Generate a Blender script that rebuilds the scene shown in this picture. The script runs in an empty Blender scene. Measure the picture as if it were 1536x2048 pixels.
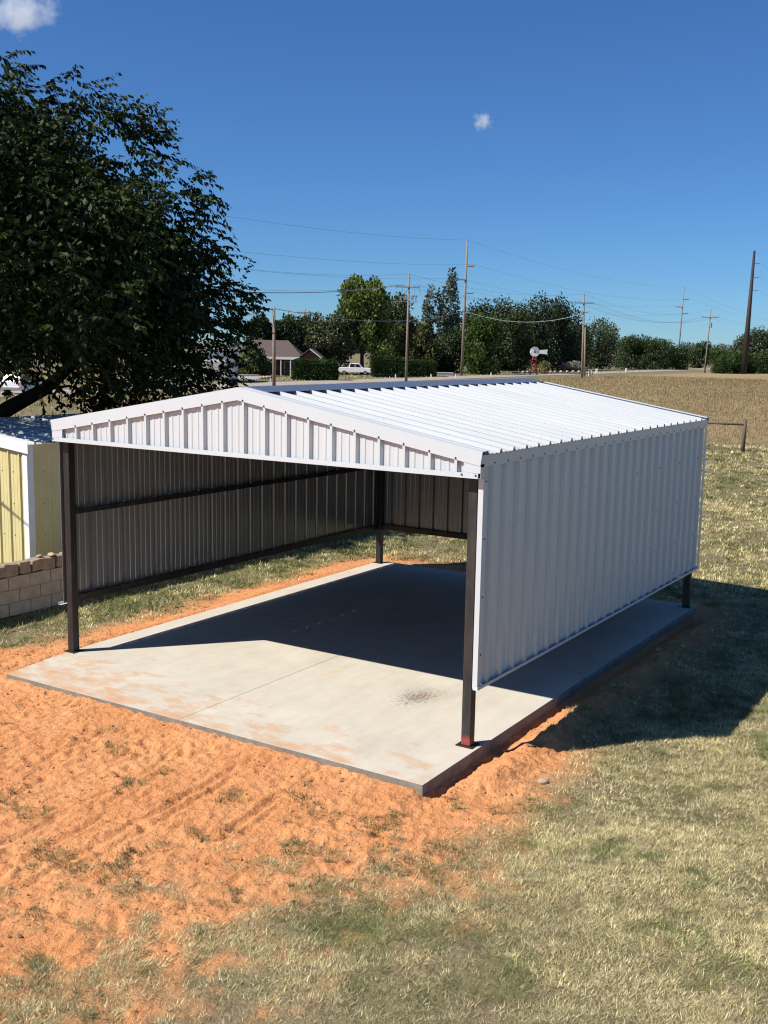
import bpy, math, random
import numpy as np
from mathutils import Matrix, Vector
rng = np.random.default_rng(7)
random.seed(7)
R = math.radians
scene = bpy.context.scene
COL = scene.collection

# ------------------------------------------------------------------ camera
CAM = np.array((10.966, -9.4604, 4.063))
FPX = 2141.75
c_r = np.array((0.84313912, 0.53739352, 0.01801762))
c_u = np.array((-0.09578643, 0.11714161, 0.9884851))
c_w = np.array((-0.52909488, 0.8351563, -0.15024168))
cam = bpy.data.cameras.new('camera'); cam_o = bpy.data.objects.new('camera', cam); COL.objects.link(cam_o)
cam.sensor_fit = 'VERTICAL'; cam.sensor_height = 24.0; cam.sensor_width = 18.0
cam.lens = FPX / 2048 * 24.0
cam.clip_start = 0.1; cam.clip_end = 20000
cam_o.matrix_world = Matrix(((c_r[0], c_u[0], -c_w[0], CAM[0]), (c_r[1], c_u[1], -c_w[1], CAM[1]),
                             (c_r[2], c_u[2], -c_w[2], CAM[2]), (0, 0, 0, 1)))
scene.camera = cam_o

# ------------------------------------------------------------------ light
SUN_AZ, SUN_EL = 220.0, 46.0          # direction to the sun, clockwise from +Y
world = bpy.data.worlds.new('World'); scene.world = world; world.use_nodes = True
wn = world.node_tree.nodes; wl = world.node_tree.links
bg = wn['Background']; sky = wn.new('ShaderNodeTexSky'); sky.sky_type = 'NISHITA'
sky.sun_disc = False; sky.sun_elevation = R(SUN_EL); sky.sun_rotation = R(SUN_AZ)
sky.air_density = 0.9; sky.dust_density = 0.0; sky.ozone_density = 6.0; sky.altitude = 0
wb = wn.new('ShaderNodeMix'); wb.data_type = 'RGBA'; wb.blend_type = 'MULTIPLY'; wb.inputs[0].default_value = 1.0   # the camera's blue rendering of the sky
wl.new(sky.outputs[0], wb.inputs[6]); wb.inputs[7].default_value = (.58, .90, 1.24, 1)
wl.new(wb.outputs[2], bg.inputs[0]); bg.inputs[1].default_value = 0.061
sl = bpy.data.lights.new('sun', 'SUN'); sl.energy = 5.0; sl.angle = R(0.53); sl.color = (1.0, 0.97, 0.91)
so = bpy.data.objects.new('sun', sl); COL.objects.link(so)
sdir = Vector((-math.sin(R(SUN_AZ)) * math.cos(R(SUN_EL)), -math.cos(R(SUN_AZ)) * math.cos(R(SUN_EL)), -math.sin(R(SUN_EL))))
so.rotation_euler = sdir.to_track_quat('-Z', 'Y').to_euler(); so.location = (-30, -30, 50)
scene.view_settings.view_transform = 'Standard'; scene.view_settings.look = 'None'
scene.view_settings.exposure = 0.5; scene.view_settings.gamma = 1.0
scene.render.engine = 'CYCLES'
scene.cycles.max_bounces = 6; scene.cycles.diffuse_bounces = 2; scene.cycles.glossy_bounces = 3
scene.cycles.transparent_max_bounces = 4
scene.cycles.volume_bounces = 2
scene.cycles.use_denoising = True
scene.cycles.pixel_filter_type = 'BLACKMAN_HARRIS'; scene.cycles.filter_width = 1.15
scene.cycles.sample_clamp_indirect = 2.0; scene.cycles.caustics_reflective = False; scene.cycles.caustics_refractive = False

# ------------------------------------------------------------------ helpers
GZ = -0.12
def ray(px, py):
    return c_w + (px - 768) / FPX * c_r - (py - 1024) / FPX * c_u
def G(px, py, z=GZ):                      # survey: photo point -> point on the flat ground
    d = ray(px, py); t = (z - CAM[2]) / d[2]; q = CAM + t * d
    return Vector(q)
def depth(v): return float((np.array(v) - CAM) @ c_w)
def ppm(v): return FPX / depth(v)         # photo pixels per metre there
VIEW_ANG = math.atan2(c_r[1], c_r[0])

def tag(o, label=None, cat=None, group=None, kind=None):
    if label: o['label'] = label
    if cat: o['category'] = cat
    if group: o['group'] = group
    if kind: o['kind'] = kind
    return o
def empty(name, loc, rz=0, label=None, cat=None, group=None):
    o = bpy.data.objects.new(name, None); COL.objects.link(o); o.empty_display_size = .2
    o.location = loc; o.rotation_euler = (0, 0, rz)
    return tag(o, label, cat, group)
def link(name, me, mat, parent=None, smooth=False):
    o = bpy.data.objects.new(name, me); COL.objects.link(o)
    if mat is not None and not me.materials: me.materials.append(mat)
    if parent is not None: o.parent = parent
    if smooth: me.polygons.foreach_set('use_smooth', np.ones(len(me.polygons), bool))
    return o
class MB:
    def __init__(s): s.v = []; s.f = []
    def add(s, vs, fs):
        n = len(s.v); s.v += [tuple(float(c) for c in q) for q in vs]; s.f += [tuple(i + n for i in f) for f in fs]; return s
    def box(s, a, b):
        x0, y0, z0 = a; x1, y1, z1 = b
        return s.add([(x0,y0,z0),(x1,y0,z0),(x1,y1,z0),(x0,y1,z0),(x0,y0,z1),(x1,y0,z1),(x1,y1,z1),(x0,y1,z1)],
                     [(0,3,2,1),(4,5,6,7),(0,1,5,4),(1,2,6,5),(2,3,7,6),(3,0,4,7)])
    def tube(s, p, r, n=8, cap=True):
        p = [Vector(q) for q in p]; r = r if hasattr(r, '__len__') else [r] * len(p)
        vs = []; fs = []
        for i, q in enumerate(p):
            d = (p[min(i + 1, len(p) - 1)] - p[max(i - 1, 0)]).normalized()
            a = d.orthogonal().normalized() if i == 0 else (a - d * a.dot(d)).normalized()
            b = d.cross(a)
            for k in range(n):
                t = 2 * math.pi * k / n; vs.append(q + (a * math.cos(t) + b * math.sin(t)) * r[i])
        for i in range(len(p) - 1):
            for k in range(n):
                k2 = (k + 1) % n; fs.append((i*n+k, i*n+k2, (i+1)*n+k2, (i+1)*n+k))
        if cap: fs += [tuple(range(n))[::-1], tuple((len(p)-1)*n + k for k in range(n))]
        return s.add(vs, fs)
    def beam(s, p0, p1, w, h, up=(0, 0, 1)):
        p0 = Vector(p0); p1 = Vector(p1); d = (p1 - p0).normalized(); sd = d.cross(Vector(up)).normalized(); u2 = sd.cross(d)
        vs = [q + sd * (a * w / 2) + u2 * (b * h / 2) for q in (p0, p1) for a, b in ((-1,-1),(1,-1),(1,1),(-1,1))]
        return s.add(vs, [(0,1,2,3),(7,6,5,4),(0,4,5,1),(1,5,6,2),(2,6,7,3),(3,7,4,0)])
    def prism(s, poly, z0, z1):
        n = len(poly); vs = [(x, y, z0) for x, y in poly] + [(x, y, z1) for x, y in poly]
        return s.add(vs, [tuple(range(n))[::-1], tuple(range(n, 2*n))] + [(i, (i+1)%n, n+(i+1)%n, n+i) for i in range(n)])
    def extrude(s, poly3, vec):
        n = len(poly3); v = Vector(vec); vs = [Vector(q) for q in poly3] + [Vector(q) + v for q in poly3]
        return s.add(vs, [tuple(range(n))[::-1], tuple(range(n, 2*n))] + [(i, (i+1)%n, n+(i+1)%n, n+i) for i in range(n)])
    def mesh(s, name):
        me = bpy.data.meshes.new(name); me.from_pydata(s.v, [], s.f); me.update(); return me
    def build(s, name, mat, parent=None, bevel=0, smooth=False, fix=True):
        me = s.mesh(name)
        if fix:
            import bmesh
            bm = bmesh.new(); bm.from_mesh(me); bmesh.ops.recalc_face_normals(bm, faces=bm.faces); bm.to_mesh(me); bm.free()
        o = link(name, me, mat, parent, smooth)
        if bevel:
            m = o.modifiers.new('bevel', 'BEVEL'); m.width = bevel; m.segments = 2; m.limit_method = 'ANGLE'
        return o
def np_mesh(name, V, nv, cols=None, smooth=False):
    """V: (N*nv,3) vertices, each consecutive nv form one polygon."""
    V = np.asarray(V, np.float32).reshape(-1, 3); n = len(V) // nv
    me = bpy.data.meshes.new(name)
    me.vertices.add(len(V)); me.vertices.foreach_set('co', V.ravel())
    me.loops.add(len(V)); me.loops.foreach_set('vertex_index', np.arange(len(V), dtype=np.int32))
    me.polygons.add(n); me.polygons.foreach_set('loop_start', np.arange(0, n * nv, nv, dtype=np.int32))
    if cols is not None:
        a = me.attributes.new('tint', 'FLOAT_COLOR', 'POINT')
        c = np.ones((len(V), 4), np.float32); c[:, :3] = cols; a.data.foreach_set('color', c.ravel())
    me.update(); me.validate()
    return me
def grid_mesh(name, P, attrs=None):
    ny, nx = P.shape[:2]; me = bpy.data.meshes.new(name); V = P.reshape(-1, 3).astype(np.float32)
    i = np.arange(nx * ny).reshape(ny, nx)
    F = np.stack([i[:-1, :-1], i[:-1, 1:], i[1:, 1:], i[1:, :-1]], -1).reshape(-1, 4).astype(np.int32)
    me.vertices.add(len(V)); me.vertices.foreach_set('co', V.ravel())
    me.loops.add(F.size); me.loops.foreach_set('vertex_index', F.ravel())
    me.polygons.add(len(F)); me.polygons.foreach_set('loop_start', np.arange(0, F.size, 4, dtype=np.int32))
    for k, v in (attrs or {}).items():
        a = me.attributes.new(k, 'FLOAT', 'POINT'); a.data.foreach_set('value', v.ravel().astype(np.float32))
    me.update(); me.polygons.foreach_set('use_smooth', np.ones(len(F), bool)); return me
def hash2(ix, iy, seed):
    h = (ix.astype(np.int64) * 374761393 + iy.astype(np.int64) * 668265263 + seed * 1442695041) & 0xFFFFFFFF
    h = ((h ^ (h >> 13)) * 1274126177) & 0xFFFFFFFF
    return ((h ^ (h >> 16)) & 0xFFFFFF) / float(0xFFFFFF)
def vnoise(x, y, seed=0):
    ix = np.floor(x); iy = np.floor(y); fx = x - ix; fy = y - iy
    fx = fx * fx * (3 - 2 * fx); fy = fy * fy * (3 - 2 * fy)
    a = hash2(ix, iy, seed); b = hash2(ix + 1, iy, seed); c = hash2(ix, iy + 1, seed); d = hash2(ix + 1, iy + 1, seed)
    return (a * (1 - fx) + b * fx) * (1 - fy) + (c * (1 - fx) + d * fx) * fy
def fbm(x, y, seed=0, o=4):
    s = 0; a = .5
    for k in range(o): s = s + a * vnoise(x * 2**k + 17.3 * k, y * 2**k + 9.1 * k, seed + k); a *= .5
    return s / (1 - .5**o)
def sstep(a, b, x):
    t = np.clip((x - a) / (b - a), 0, 1); return t * t * (3 - 2 * t)

# ------------------------------------------------------------------ materials
class Mat:
    def __init__(s, name, color=(.5,.5,.5), rough=.8, metal=0.0, spec=.5):
        s.m = bpy.data.materials.new(name); s.m.use_nodes = True; s.t = s.m.node_tree
        s.b = s.t.nodes['Principled BSDF']; s.out = s.t.nodes['Material Output']
        s.b.inputs['Base Color'].default_value = (*color, 1); s.b.inputs['Roughness'].default_value = rough
        s.b.inputs['Metallic'].default_value = metal; s.b.inputs['Specular IOR Level'].default_value = spec
    def n(s, t, **kw):
        q = s.t.nodes.new(t)
        for k, v in kw.items():
            if k in q.inputs: q.inputs[k].default_value = v
            else: setattr(q, k, v)
        return q
    def l(s, a, b): s.t.links.new(a, b)
    def coord(s, kind='Object', scale=(1,1,1)):
        c = s.n('ShaderNodeTexCoord'); mp = s.n('ShaderNodeMapping'); mp.inputs['Scale'].default_value = scale
        s.l(c.outputs[kind], mp.inputs['Vector']); return mp.outputs['Vector']
    def pos(s, scale=(1,1,1)):
        c = s.n('ShaderNodeNewGeometry'); mp = s.n('ShaderNodeMapping'); mp.inputs['Scale'].default_value = scale
        s.l(c.outputs['Position'], mp.inputs['Vector']); return mp.outputs['Vector']
    def noise(s, vec, scale, detail=4, rough=.6, out='Fac'):
        q = s.n('ShaderNodeTexNoise'); q.inputs['Scale'].default_value = scale; q.inputs['Detail'].default_value = detail
        q.inputs['Roughness'].default_value = rough; s.l(vec, q.inputs['Vector']); return q.outputs[out]
    def ramp(s, fac, stops):
        q = s.n('ShaderNodeValToRGB'); e = q.color_ramp.elements
        while len(e) < len(stops): e.new(.5)
        for i, (p, c) in enumerate(stops):
            e[i].position = p; e[i].color = (*c, 1) if hasattr(c, '__len__') else (c, c, c, 1)
        s.l(fac, q.inputs[0]); return q.outputs[0]
    def mix(s, fac, a, b, mode='MIX'):
        q = s.n('ShaderNodeMix', data_type='RGBA', blend_type=mode)
        for i, v in ((0, fac), (6, a), (7, b)):
            if hasattr(v, 'links'): s.l(v, q.inputs[i])
            elif hasattr(v, '__len__'): q.inputs[i].default_value = (*v, 1)
            else: q.inputs[i].default_value = v
        return q.outputs[2]
    def math(s, op, a, b=None, clamp=False):
        q = s.n('ShaderNodeMath', operation=op, use_clamp=clamp)
        for i, v in ((0, a), (1, b)):
            if v is None: continue
            if hasattr(v, 'links'): s.l(v, q.inputs[i])
            else: q.inputs[i].default_value = v
        return q.outputs[0]
    def attr(s, name, out='Fac'):
        q = s.n('ShaderNodeAttribute', attribute_name=name); return q.outputs[out]
    def color(s, v): s.l(v, s.b.inputs['Base Color']); return s
    def rough(s, v): s.l(v, s.b.inputs['Roughness']); return s
    def bump(s, h, dist, strength=1.0):
        q = s.n('ShaderNodeBump'); q.inputs['Distance'].default_value = dist; q.inputs['Strength'].default_value = strength
        s.l(h, q.inputs['Height']); s.l(q.outputs[0], s.b.inputs['Normal']); return s
def noisy(name, c0, c1, scale=6, rough=.8, metal=0, bump=0, bscale=40, spec=.4, stretch=(1,1,1), kind='Object', rv=.12):
    m = Mat(name, c0, rough, metal, spec); v = m.coord(kind, stretch)
    f = m.noise(v, scale, 5, .65); m.color(m.ramp(f, [(.3, c0), (.7, c1)]))
    f2 = m.noise(v, scale * 2.3, 3); m.rough(m.math('ADD', m.math('MULTIPLY', f2, rv * 2), rough - rv))
    if bump: m.bump(m.noise(v, bscale, 4), bump)
    return m.m
M = {}
# bright galvanised-aluminium sheet: fine spangle, faint run marks
def galv(name, c0, c1, rough, metal):
    m = Mat(name, c0, rough, metal, .5); v = m.pos()
    sp1 = m.noise(v, 70, 2, .5); sp2 = m.noise(v, 25, 3, .5)
    big = m.noise(v, 1.3, 4); run = m.noise(m.pos((7, 7, .35)), 1.0, 4)
    f = m.math('ADD', m.math('MULTIPLY', sp1, .12), m.math('MULTIPLY', m.math('ADD', big, run), .44))
    m.color(m.ramp(f, [(.15, c0), (.85, c1)]))
    m.rough(m.math('ADD', m.math('MULTIPLY', sp2, .08), rough - .03))
    m.bump(m.noise(m.pos((1, 1, .3)), 2.2, 2), .004, .25)
    return m.m
M['galv'] = galv('galvalume_sheet', (.59,.63,.635), (.665,.705,.71), .32, .2)
M['trim'] = galv('galvalume_trim', (.58,.62,.63), (.65,.69,.70), .36, .15)
M['cap'] = galv('ridge_cap_metal', (.26,.275,.30), (.36,.375,.40), .34, .8)
m = Mat('white_roof_paint', (.52,.53,.535), .6, 0, .08); v = m.pos()
m.color(m.ramp(m.noise(m.pos((.5, 9, .5)), 1.2, 5), [(.25, (.42,.43,.432)), (.7, (.49,.498,.497))])); M['roof'] = m.m
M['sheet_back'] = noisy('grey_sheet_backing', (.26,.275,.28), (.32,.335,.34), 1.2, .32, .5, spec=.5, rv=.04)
m = Mat('dark_primer_steel', (.032,.028,.026), .45, .15, .5); v = m.coord('Object', (1, 1, .25))
m.color(m.ramp(m.noise(v, 9, 6, .7), [(.3, (.014,.013,.012)), (.55, (.026,.024,.022)), (.8, (.070,.064,.058))]))
m.bump(m.noise(v, 30, 3), .001); M['steel'] = m.m
m = Mat('dark_steel_red_foot', (.03,.03,.03), .55, .1, .4)
gz = m.n('ShaderNodeNewGeometry'); sx = m.n('ShaderNodeSeparateXYZ'); m.l(gz.outputs['Position'], sx.inputs[0])
f = m.math('SUBTRACT', m.math('ADD', sx.outputs[2], m.math('MULTIPLY', m.noise(m.pos(), 14, 3), .16)), .145)
f = m.ramp(m.math('MULTIPLY', f, 12), [(0, 1.0), (.7, 0.0)])
v = m.coord('Object', (1, 1, .25))
base = m.ramp(m.noise(v, 9, 6, .7), [(.3, (.018,.016,.015)), (.8, (.065,.058,.052))])
m.color(m.mix(m.math('MULTIPLY', f, .78), base, (.40,.062,.055))); M['steel_red'] = m.m
M['screw'] = noisy('screw_head', (.05,.05,.05), (.09,.09,.09), 20, .4, .7)
M['yellow'] = noisy('yellow_sheet_paint', (.60,.505,.235), (.68,.58,.29), 2.5, .45, 0, spec=.4)
M['white'] = noisy('white_paint', (.72,.72,.70), (.82,.82,.80), 3, .5)
M['blocks'] = noisy('concrete_block', (.34,.27,.20), (.48,.39,.30), 5, .95, 0, .006, 60)
M['capblock'] = noisy('weathered_cap_block', (.23,.165,.115), (.40,.30,.22), 7, .95, 0, .012, 35)
M['rock'] = noisy('pale_rock', (.36,.24,.15), (.54,.39,.27), 9, .95, 0, .012, 30)
M['wood_pole'] = noisy('weathered_pole_wood', (.16,.12,.085), (.30,.24,.18), 3, .9, 0, .01, 20, stretch=(6,6,.5))
M['post_wood'] = noisy('fence_post_wood', (.09,.065,.045), (.17,.13,.09), 5, .95, 0, .01, 20, stretch=(6,6,.5))
M['dark_pole'] = noisy('rust_dark_steel_pole', (.028,.018,.015), (.05,.033,.027), 2, .7, .2)
M['grey_metal'] = noisy('grey_fittings', (.22,.23,.24), (.32,.33,.34), 8, .5, .4)
M['wire'] = Mat('wire', (.20,.22,.25), .5, .3).m
M['cable'] = Mat('pale_cable', (.34,.33,.30), .6).m
M['bark'] = noisy('dark_bark', (.022,.018,.015), (.05,.04,.032), 5, .95, 0, .03, 14, stretch=(3,3,.6))
M['bark_bg'] = noisy('grey_bark', (.07,.055,.042), (.13,.105,.08), 3, .95, stretch=(3,3,.6))
def leafmat(name, rough=.55, spec=.35, trans=.25):
    m = Mat(name, (.05,.08,.02), rough, 0, spec); c = m.attr('tint', 'Color'); m.color(c)
    tr = m.n('ShaderNodeBsdfTranslucent'); m.l(m.mix(1.0, c, (1.0,1.0,.45), 'MULTIPLY'), tr.inputs[0])
    mx = m.n('ShaderNodeMixShader'); mx.inputs[0].default_value = trans
    m.l(m.b.outputs[0], mx.inputs[1]); m.l(tr.outputs[0], mx.inputs[2]); m.l(mx.outputs[0], m.out.inputs[0])
    return m.m
M['leaf'] = leafmat('foliage', .6, .14, .14)
M['leaf_bg'] = leafmat('far_foliage', .7, .2, .2)
M['grass'] = leafmat('grass_blades', .75, .15, .25)
M['brick'] = noisy('red_brick', (.13,.045,.03), (.20,.075,.05), 8, .9)
M['shingle'] = noisy('brown_shingles', (.080,.056,.047), (.125,.088,.074), 6, .95, stretch=(1,1,4))
M['shingle_grey'] = noisy('grey_shingles', (.17,.16,.15), (.26,.25,.24), 6, .95)
m = Mat('dark_window_glass', (.02,.025,.03), .08, 0, .6); M['glass'] = m.m
M['carwhite'] = Mat('white_car_paint', (.78,.78,.78), .25, 0, .6).m
M['tyre'] = Mat('tyre_rubber', (.015,.015,.015), .85).m
M['chrome'] = Mat('wheel_metal', (.45,.45,.46), .3, .8).m
M['red'] = noisy('red_paint', (.42,.03,.03), (.55,.06,.05), 4, .5)
M['asphalt'] = noisy('old_road_surface', (.26,.225,.19), (.36,.315,.265), .35, .95, kind='Object')
M['concrete_pale'] = noisy('pale_cast_concrete', (.42,.39,.34), (.55,.52,.47), 3, .9)

# slab concrete: trowelled, dusted with red sand by the front edge, one black scuff
m = Mat('slab_concrete', (.5,.46,.4), .85, 0, .3); P = m.pos()
sx = m.n('ShaderNodeSeparateXYZ'); m.l(P, sx.inputs[0]); X, Y = sx.outputs[0], sx.outputs[1]
n1 = m.noise(P, .9, 6, .65); n2 = m.noise(m.pos((2.2, .7, 1)), 2.4, 6, .7); n3 = m.noise(P, 60, 3)
cc = m.ramp(m.math('ADD', m.math('MULTIPLY', n1, .55), m.math('MULTIPLY', n2, .45)), [(.30, (.46,.405,.32)), (.5, (.55,.49,.395)), (.70, (.63,.57,.465))])
cc = m.mix(m.math('MULTIPLY', n3, .22), cc, (.36,.33,.29))
dy = m.math('ADD', m.math('ADD', m.math('MULTIPLY', Y, -.24), m.math('MULTIPLY', X, -.035)), .02)   # tracked-in sand, heaviest front-left
n4 = m.noise(m.pos((1.0, 1.9, 1)), 1.9, 7, .72)
dust = m.math('ADD', m.math('MULTIPLY', dy, 1.2), m.math('MULTIPLY', m.math('SUBTRACT', n4, .5), 2.4))
dust = m.ramp(dust, [(.04, 0.0), (.18, .34), (.40, .66), (.7, .92)])
cc = m.mix(dust, cc, (.52,.275,.135))
n5 = m.noise(m.pos((2.6, 1.2, 1)), 1.0, 6, .7)
cc = m.mix(m.ramp(n5, [(.58, 0.0), (.68, .5)]), cc, (.60,.36,.19))
dx_ = m.math('SUBTRACT', X, 4.80); dy_ = m.math('SUBTRACT', Y, 1.10)
rr = m.math('SQRT', m.math('ADD', m.math('POWER', m.math('MULTIPLY', dx_, 1.35), 2), m.math('POWER', m.math('MULTIPLY', dy_, .95), 2)))
rot = m.n('ShaderNodeMapping'); rot.inputs['Rotation'].default_value = (0, 0, R(38)); rot.inputs['Scale'].default_value = (26, 5, 1); m.l(P, rot.inputs['Vector'])
st = m.noise(rot.outputs[0], 1.6, 6, .8)
rot2 = m.n('ShaderNodeMapping'); rot2.inputs['Rotation'].default_value = (0, 0, R(-25)); rot2.inputs['Scale'].default_value = (30, 7, 1); m.l(P, rot2.inputs['Vector'])
st2 = m.noise(rot2.outputs[0], 1.6, 6, .8)
sc = m.math('SUBTRACT', m.math('MAXIMUM', st, st2), m.math('ADD', m.math('MULTIPLY', rr, .34), .40))
cc = m.mix(m.ramp(sc, [(0.0, 0.0), (.16, .85)]), cc, (.06,.06,.065))
m.color(cc); m.bump(m.math('ADD', n3, m.math('MULTIPLY', n2, 2)), .002); M['slab'] = m.m
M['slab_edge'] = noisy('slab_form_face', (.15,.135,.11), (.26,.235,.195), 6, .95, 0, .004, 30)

# ------------------------------------------------------------------ ground sheet
W, L = 6.096, 7.65
XB_Y = np.array([-9, -7, -5.26, -4.64, -4.14, -3.61, -3.14, -3.02, -2.3, -1.8, -1.29, -.49, .67, 1.2, 2.2, 8.2, 8.8])
XB_X = np.array([4.9, 5.3, 5.75, 5.95, 6.05, 6.1, 6.25, 6.6, 6.95, 6.80, 6.97, 7.0, 6.86, 6.65, 6.55, 6.45, 5.2])
def sand_mask(x, y, raw=False):
    a = np.interp(y, XB_Y, XB_X) - x                                     # >0 on the sand side
    b = x - (-.62 - 1.15 * np.maximum(0, .25 - y))                       # >0 right of the left edge
    c = 8.55 - y
    w = np.interp(y, [-4.5, -2.8, -1.2], [2.0, 1.0, .3])
    d = np.minimum(np.minimum(a / w, b / .3), c / .3)
    d = d + (fbm(x * 1.7, y * 1.7, 3) - .5) * 2.4 + (fbm(x * 5, y * 6, 9, 4) - .5) * np.interp(y, [-4.5, -3, -1.5], [5.5, 3.2, 1.5])
    d = d - np.maximum(0, -a) * np.interp(y, [-3, -1.5], [1.6, .5]) + .35 * (a > .8) * (y < -3)
    if raw: return d
    return sstep(-.7, .7, d)
def field_mask(x, y):
    return sstep(42.3, 43.2, y + (vnoise(x * .7, y * .1, 5) - .5) * .8) * sstep(-63, -60, x) * (1 - sstep(300, 420, y))
foot = []
for k in range(1500):
    foot.append((rng.uniform(-3, 7.6), rng.uniform(-7.5, .8), rng.uniform(0, math.pi), rng.uniform(.06, .14), rng.uniform(.03, .055), rng.uniform(.010, .024)))
TRACKS = [((4.30,-1.45),(4.47,-4.6),.035,.026),((4.42,-1.6),(4.60,-4.4),.025,.018),((5.04,-1.7),(5.19,-3.1),.035,.028),((5.16,-1.9),(5.30,-2.9),.025,.016),
          ((3.69,-3.0),(3.82,-5.0),.04,.026),((4.03,-2.9),(4.16,-4.6),.035,.022),((2.5,-1.4),(2.6,-3.2),.03,.018),((3.1,-1.6),(3.25,-3.0),.035,.015),((1.6,-1.5),(1.7,-3.4),.03,.016),
          ((3.45,-1.5),(3.75,-2.6),.025,.014),((2.0,-2.2),(2.25,-3.8),.03,.016),((4.75,-3.2),(4.85,-4.4),.03,.016),((2.9,-2.6),(3.15,-4.2),.03,.018),((5.6,-1.6),(5.75,-2.5),.03,.014)]
def ground_h(x, y):
    z = np.full_like(x, GZ)
    s = sand_mask(x, y)
    near = 1 - sstep(25, 60, np.hypot(x - 6, y + 2))
    z = z + near * ((fbm(x * .45, y * .45, 21) - .5) * .07)
    front = (1 - sstep(-2.6, -1.1, y)) * 0
    # sand banked against the slab front, thinner at the left
    edge = np.exp(-np.maximum(0, -1.12 - y) / .55) * (y < -.9) * sstep(-.8, -.2, x) * (1 - sstep(6.05, 6.3, x))
    z = z + edge * np.interp(x, [0, 6], [.072, .058])
    lft = np.exp(-np.abs(x + .25) / .5) * (y > -1.2) * (y < 8); z = z + lft * .07
    # trench and bank by the right slab edge
    tr = np.exp(-((x - 6.24) / .07) ** 2) * sstep(-1.3, -1.0, y) * (1 - sstep(7.9, 8.3, y)); z = z - tr * .03
    bk = np.exp(-((x - 6.55) / .17) ** 2) * sstep(-.9, -.2, y) * (1 - sstep(7.5, 8.3, y))
    z = z + bk * (.085 + (fbm(x * 9, y * 9, 31) - .5) * .12)
    # loose sand: scoops, footprints, wheel ruts
    lump = (fbm(x * 6.5, y * 5.0, 41, 4) - .5) * .024 + (fbm(x * 13, y * 11, 47, 5) - .5) * .024
    rid = 1 - np.abs(fbm(x * 8.2 + 3, y * 7.1, 53, 3) * 2 - 1); lump = lump + (rid ** 5 - .5) * .013
    z = z + lump * s * near
    for (fx, fy, a, la, lb, dp) in foot:
        j = np.where((np.abs(x - fx) < .5) & (np.abs(y - fy) < .5))
        if len(j[0]) == 0: continue
        dx = x[j] - fx; dy = y[j] - fy; u = (dx * math.cos(a) + dy * math.sin(a)) / la; v = (-dx * math.sin(a) + dy * math.cos(a)) / lb
        q = u * u + v * v
        z[j] += s[j] * (-dp * np.exp(-q * 1.1) + dp * .75 * np.exp(-((np.sqrt(q) - 1.5) / .33) ** 2) * (u > -.2))
    for (p0, p1, wd, dp) in TRACKS:
        p0 = np.array(p0); p1 = np.array(p1); d = p1 - p0; ln = np.hypot(*d); d = d / ln
        t = (x - p0[0]) * d[0] + (y - p0[1]) * d[1]; q = (x - p0[0]) * -d[1] + (y - p0[1]) * d[0] + (fbm(t * 1.4, t * 0 + wd * 50, 61, 2) - .5) * .10
        m_ = sstep(0, .35, t) * (1 - sstep(ln - .5, ln, t)) * (.6 + .8 * vnoise(t * 3, t * 0, 67))
        z = z + s * m_ * (-dp * np.exp(-(q / wd) ** 2) + dp * .4 * np.exp(-((np.abs(q) - wd * 2.1) / (wd * .6)) ** 2))
    lawn = (1 - s) * near
    z = z + lawn * ((fbm(x * 2.2, y * 2.2, 71, 4) - .5) * .05 + (fbm(x * 11, y * 11, 77, 2) - .5) * .02)
    z = np.where((x > .35) & (x < 5.95) & (y > -.85) & (y < 7.4), np.minimum(z, -.16), z)
    r = np.hypot(x, y); z = z + sstep(350, 2500, r) * 9 * (.7 + .6 * vnoise(x * .0013, y * .0013, 81))
    return z
def axis(fine0, fine1, step, lo, hi, g=1.13):
    a = list(np.arange(fine0, fine1, step)); s = step; q = fine1
    while q < hi: a.append(q); s *= g; q += s
    a.append(hi); s = step; q = fine0 - step; b = []
    while q > lo: b.append(q); s *= g; q -= s
    b.append(lo); return np.array(b[::-1] + a)
gx = axis(-1.6, 8.6,   .027, -4500, 4500); gy = axis(-6.2, 2.2, .027, -600, 6500)
GX, GY = np.meshgrid(gx, gy); GH = ground_h(GX, GY)
_d = sand_mask(GX, GY, True); SMASK = .75 * sstep(-2.4, .3, _d) + .25 * sstep(-.5, .6, _d); FMASK = field_mask(GX, GY)
gme = grid_mesh('ground', np.stack([GX, GY, GH], -1), {'sand': SMASK, 'field': FMASK})
m = Mat('ground_soil_and_turf', (.3,.2,.1), .95, 0, .15); P = m.pos()
na = m.noise(P, 2.0, 7, .7); nf = m.noise(m.pos((1, .55, 1)), .8, 5, .6); nb = m.noise(P, 23, 5, .7); nc = m.noise(P, .45, 5, .6); nd = m.noise(P, 110, 2, .6); ne = m.noise(P, .05, 4, .55)
sandc = m.ramp(m.math('ADD', m.math('ADD', m.math('MULTIPLY', na, .35), m.math('MULTIPLY', nb, .35)), m.math('MULTIPLY', nf, .3)), [(.34, (.48,.19,.07)), (.5, (.61,.262,.104)), (.66, (.70,.35,.16))])
straw = m.ramp(nb, [(.3, (.10,.078,.04)), (.55, (.20,.16,.085)), (.75, (.33,.27,.15))])
green = m.ramp(nb, [(.3, (.085,.095,.035)), (.7, (.19,.20,.08))])
dirt = m.ramp(nb, [(.3, (.15,.105,.065)), (.7, (.33,.245,.155))])
gmix = m.ramp(m.math('ADD', m.math('MULTIPLY', na, .5), m.math('MULTIPLY', nc, .5)), [(.44, 0.0), (.64, .45)])
lawn = m.mix(gmix, straw, green)
lawn = m.mix(m.ramp(m.noise(m.pos((1, 1.2, 1)), .8, 6, .65), [(.48, 0.0), (.66, .8)]), lawn, dirt)
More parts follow.
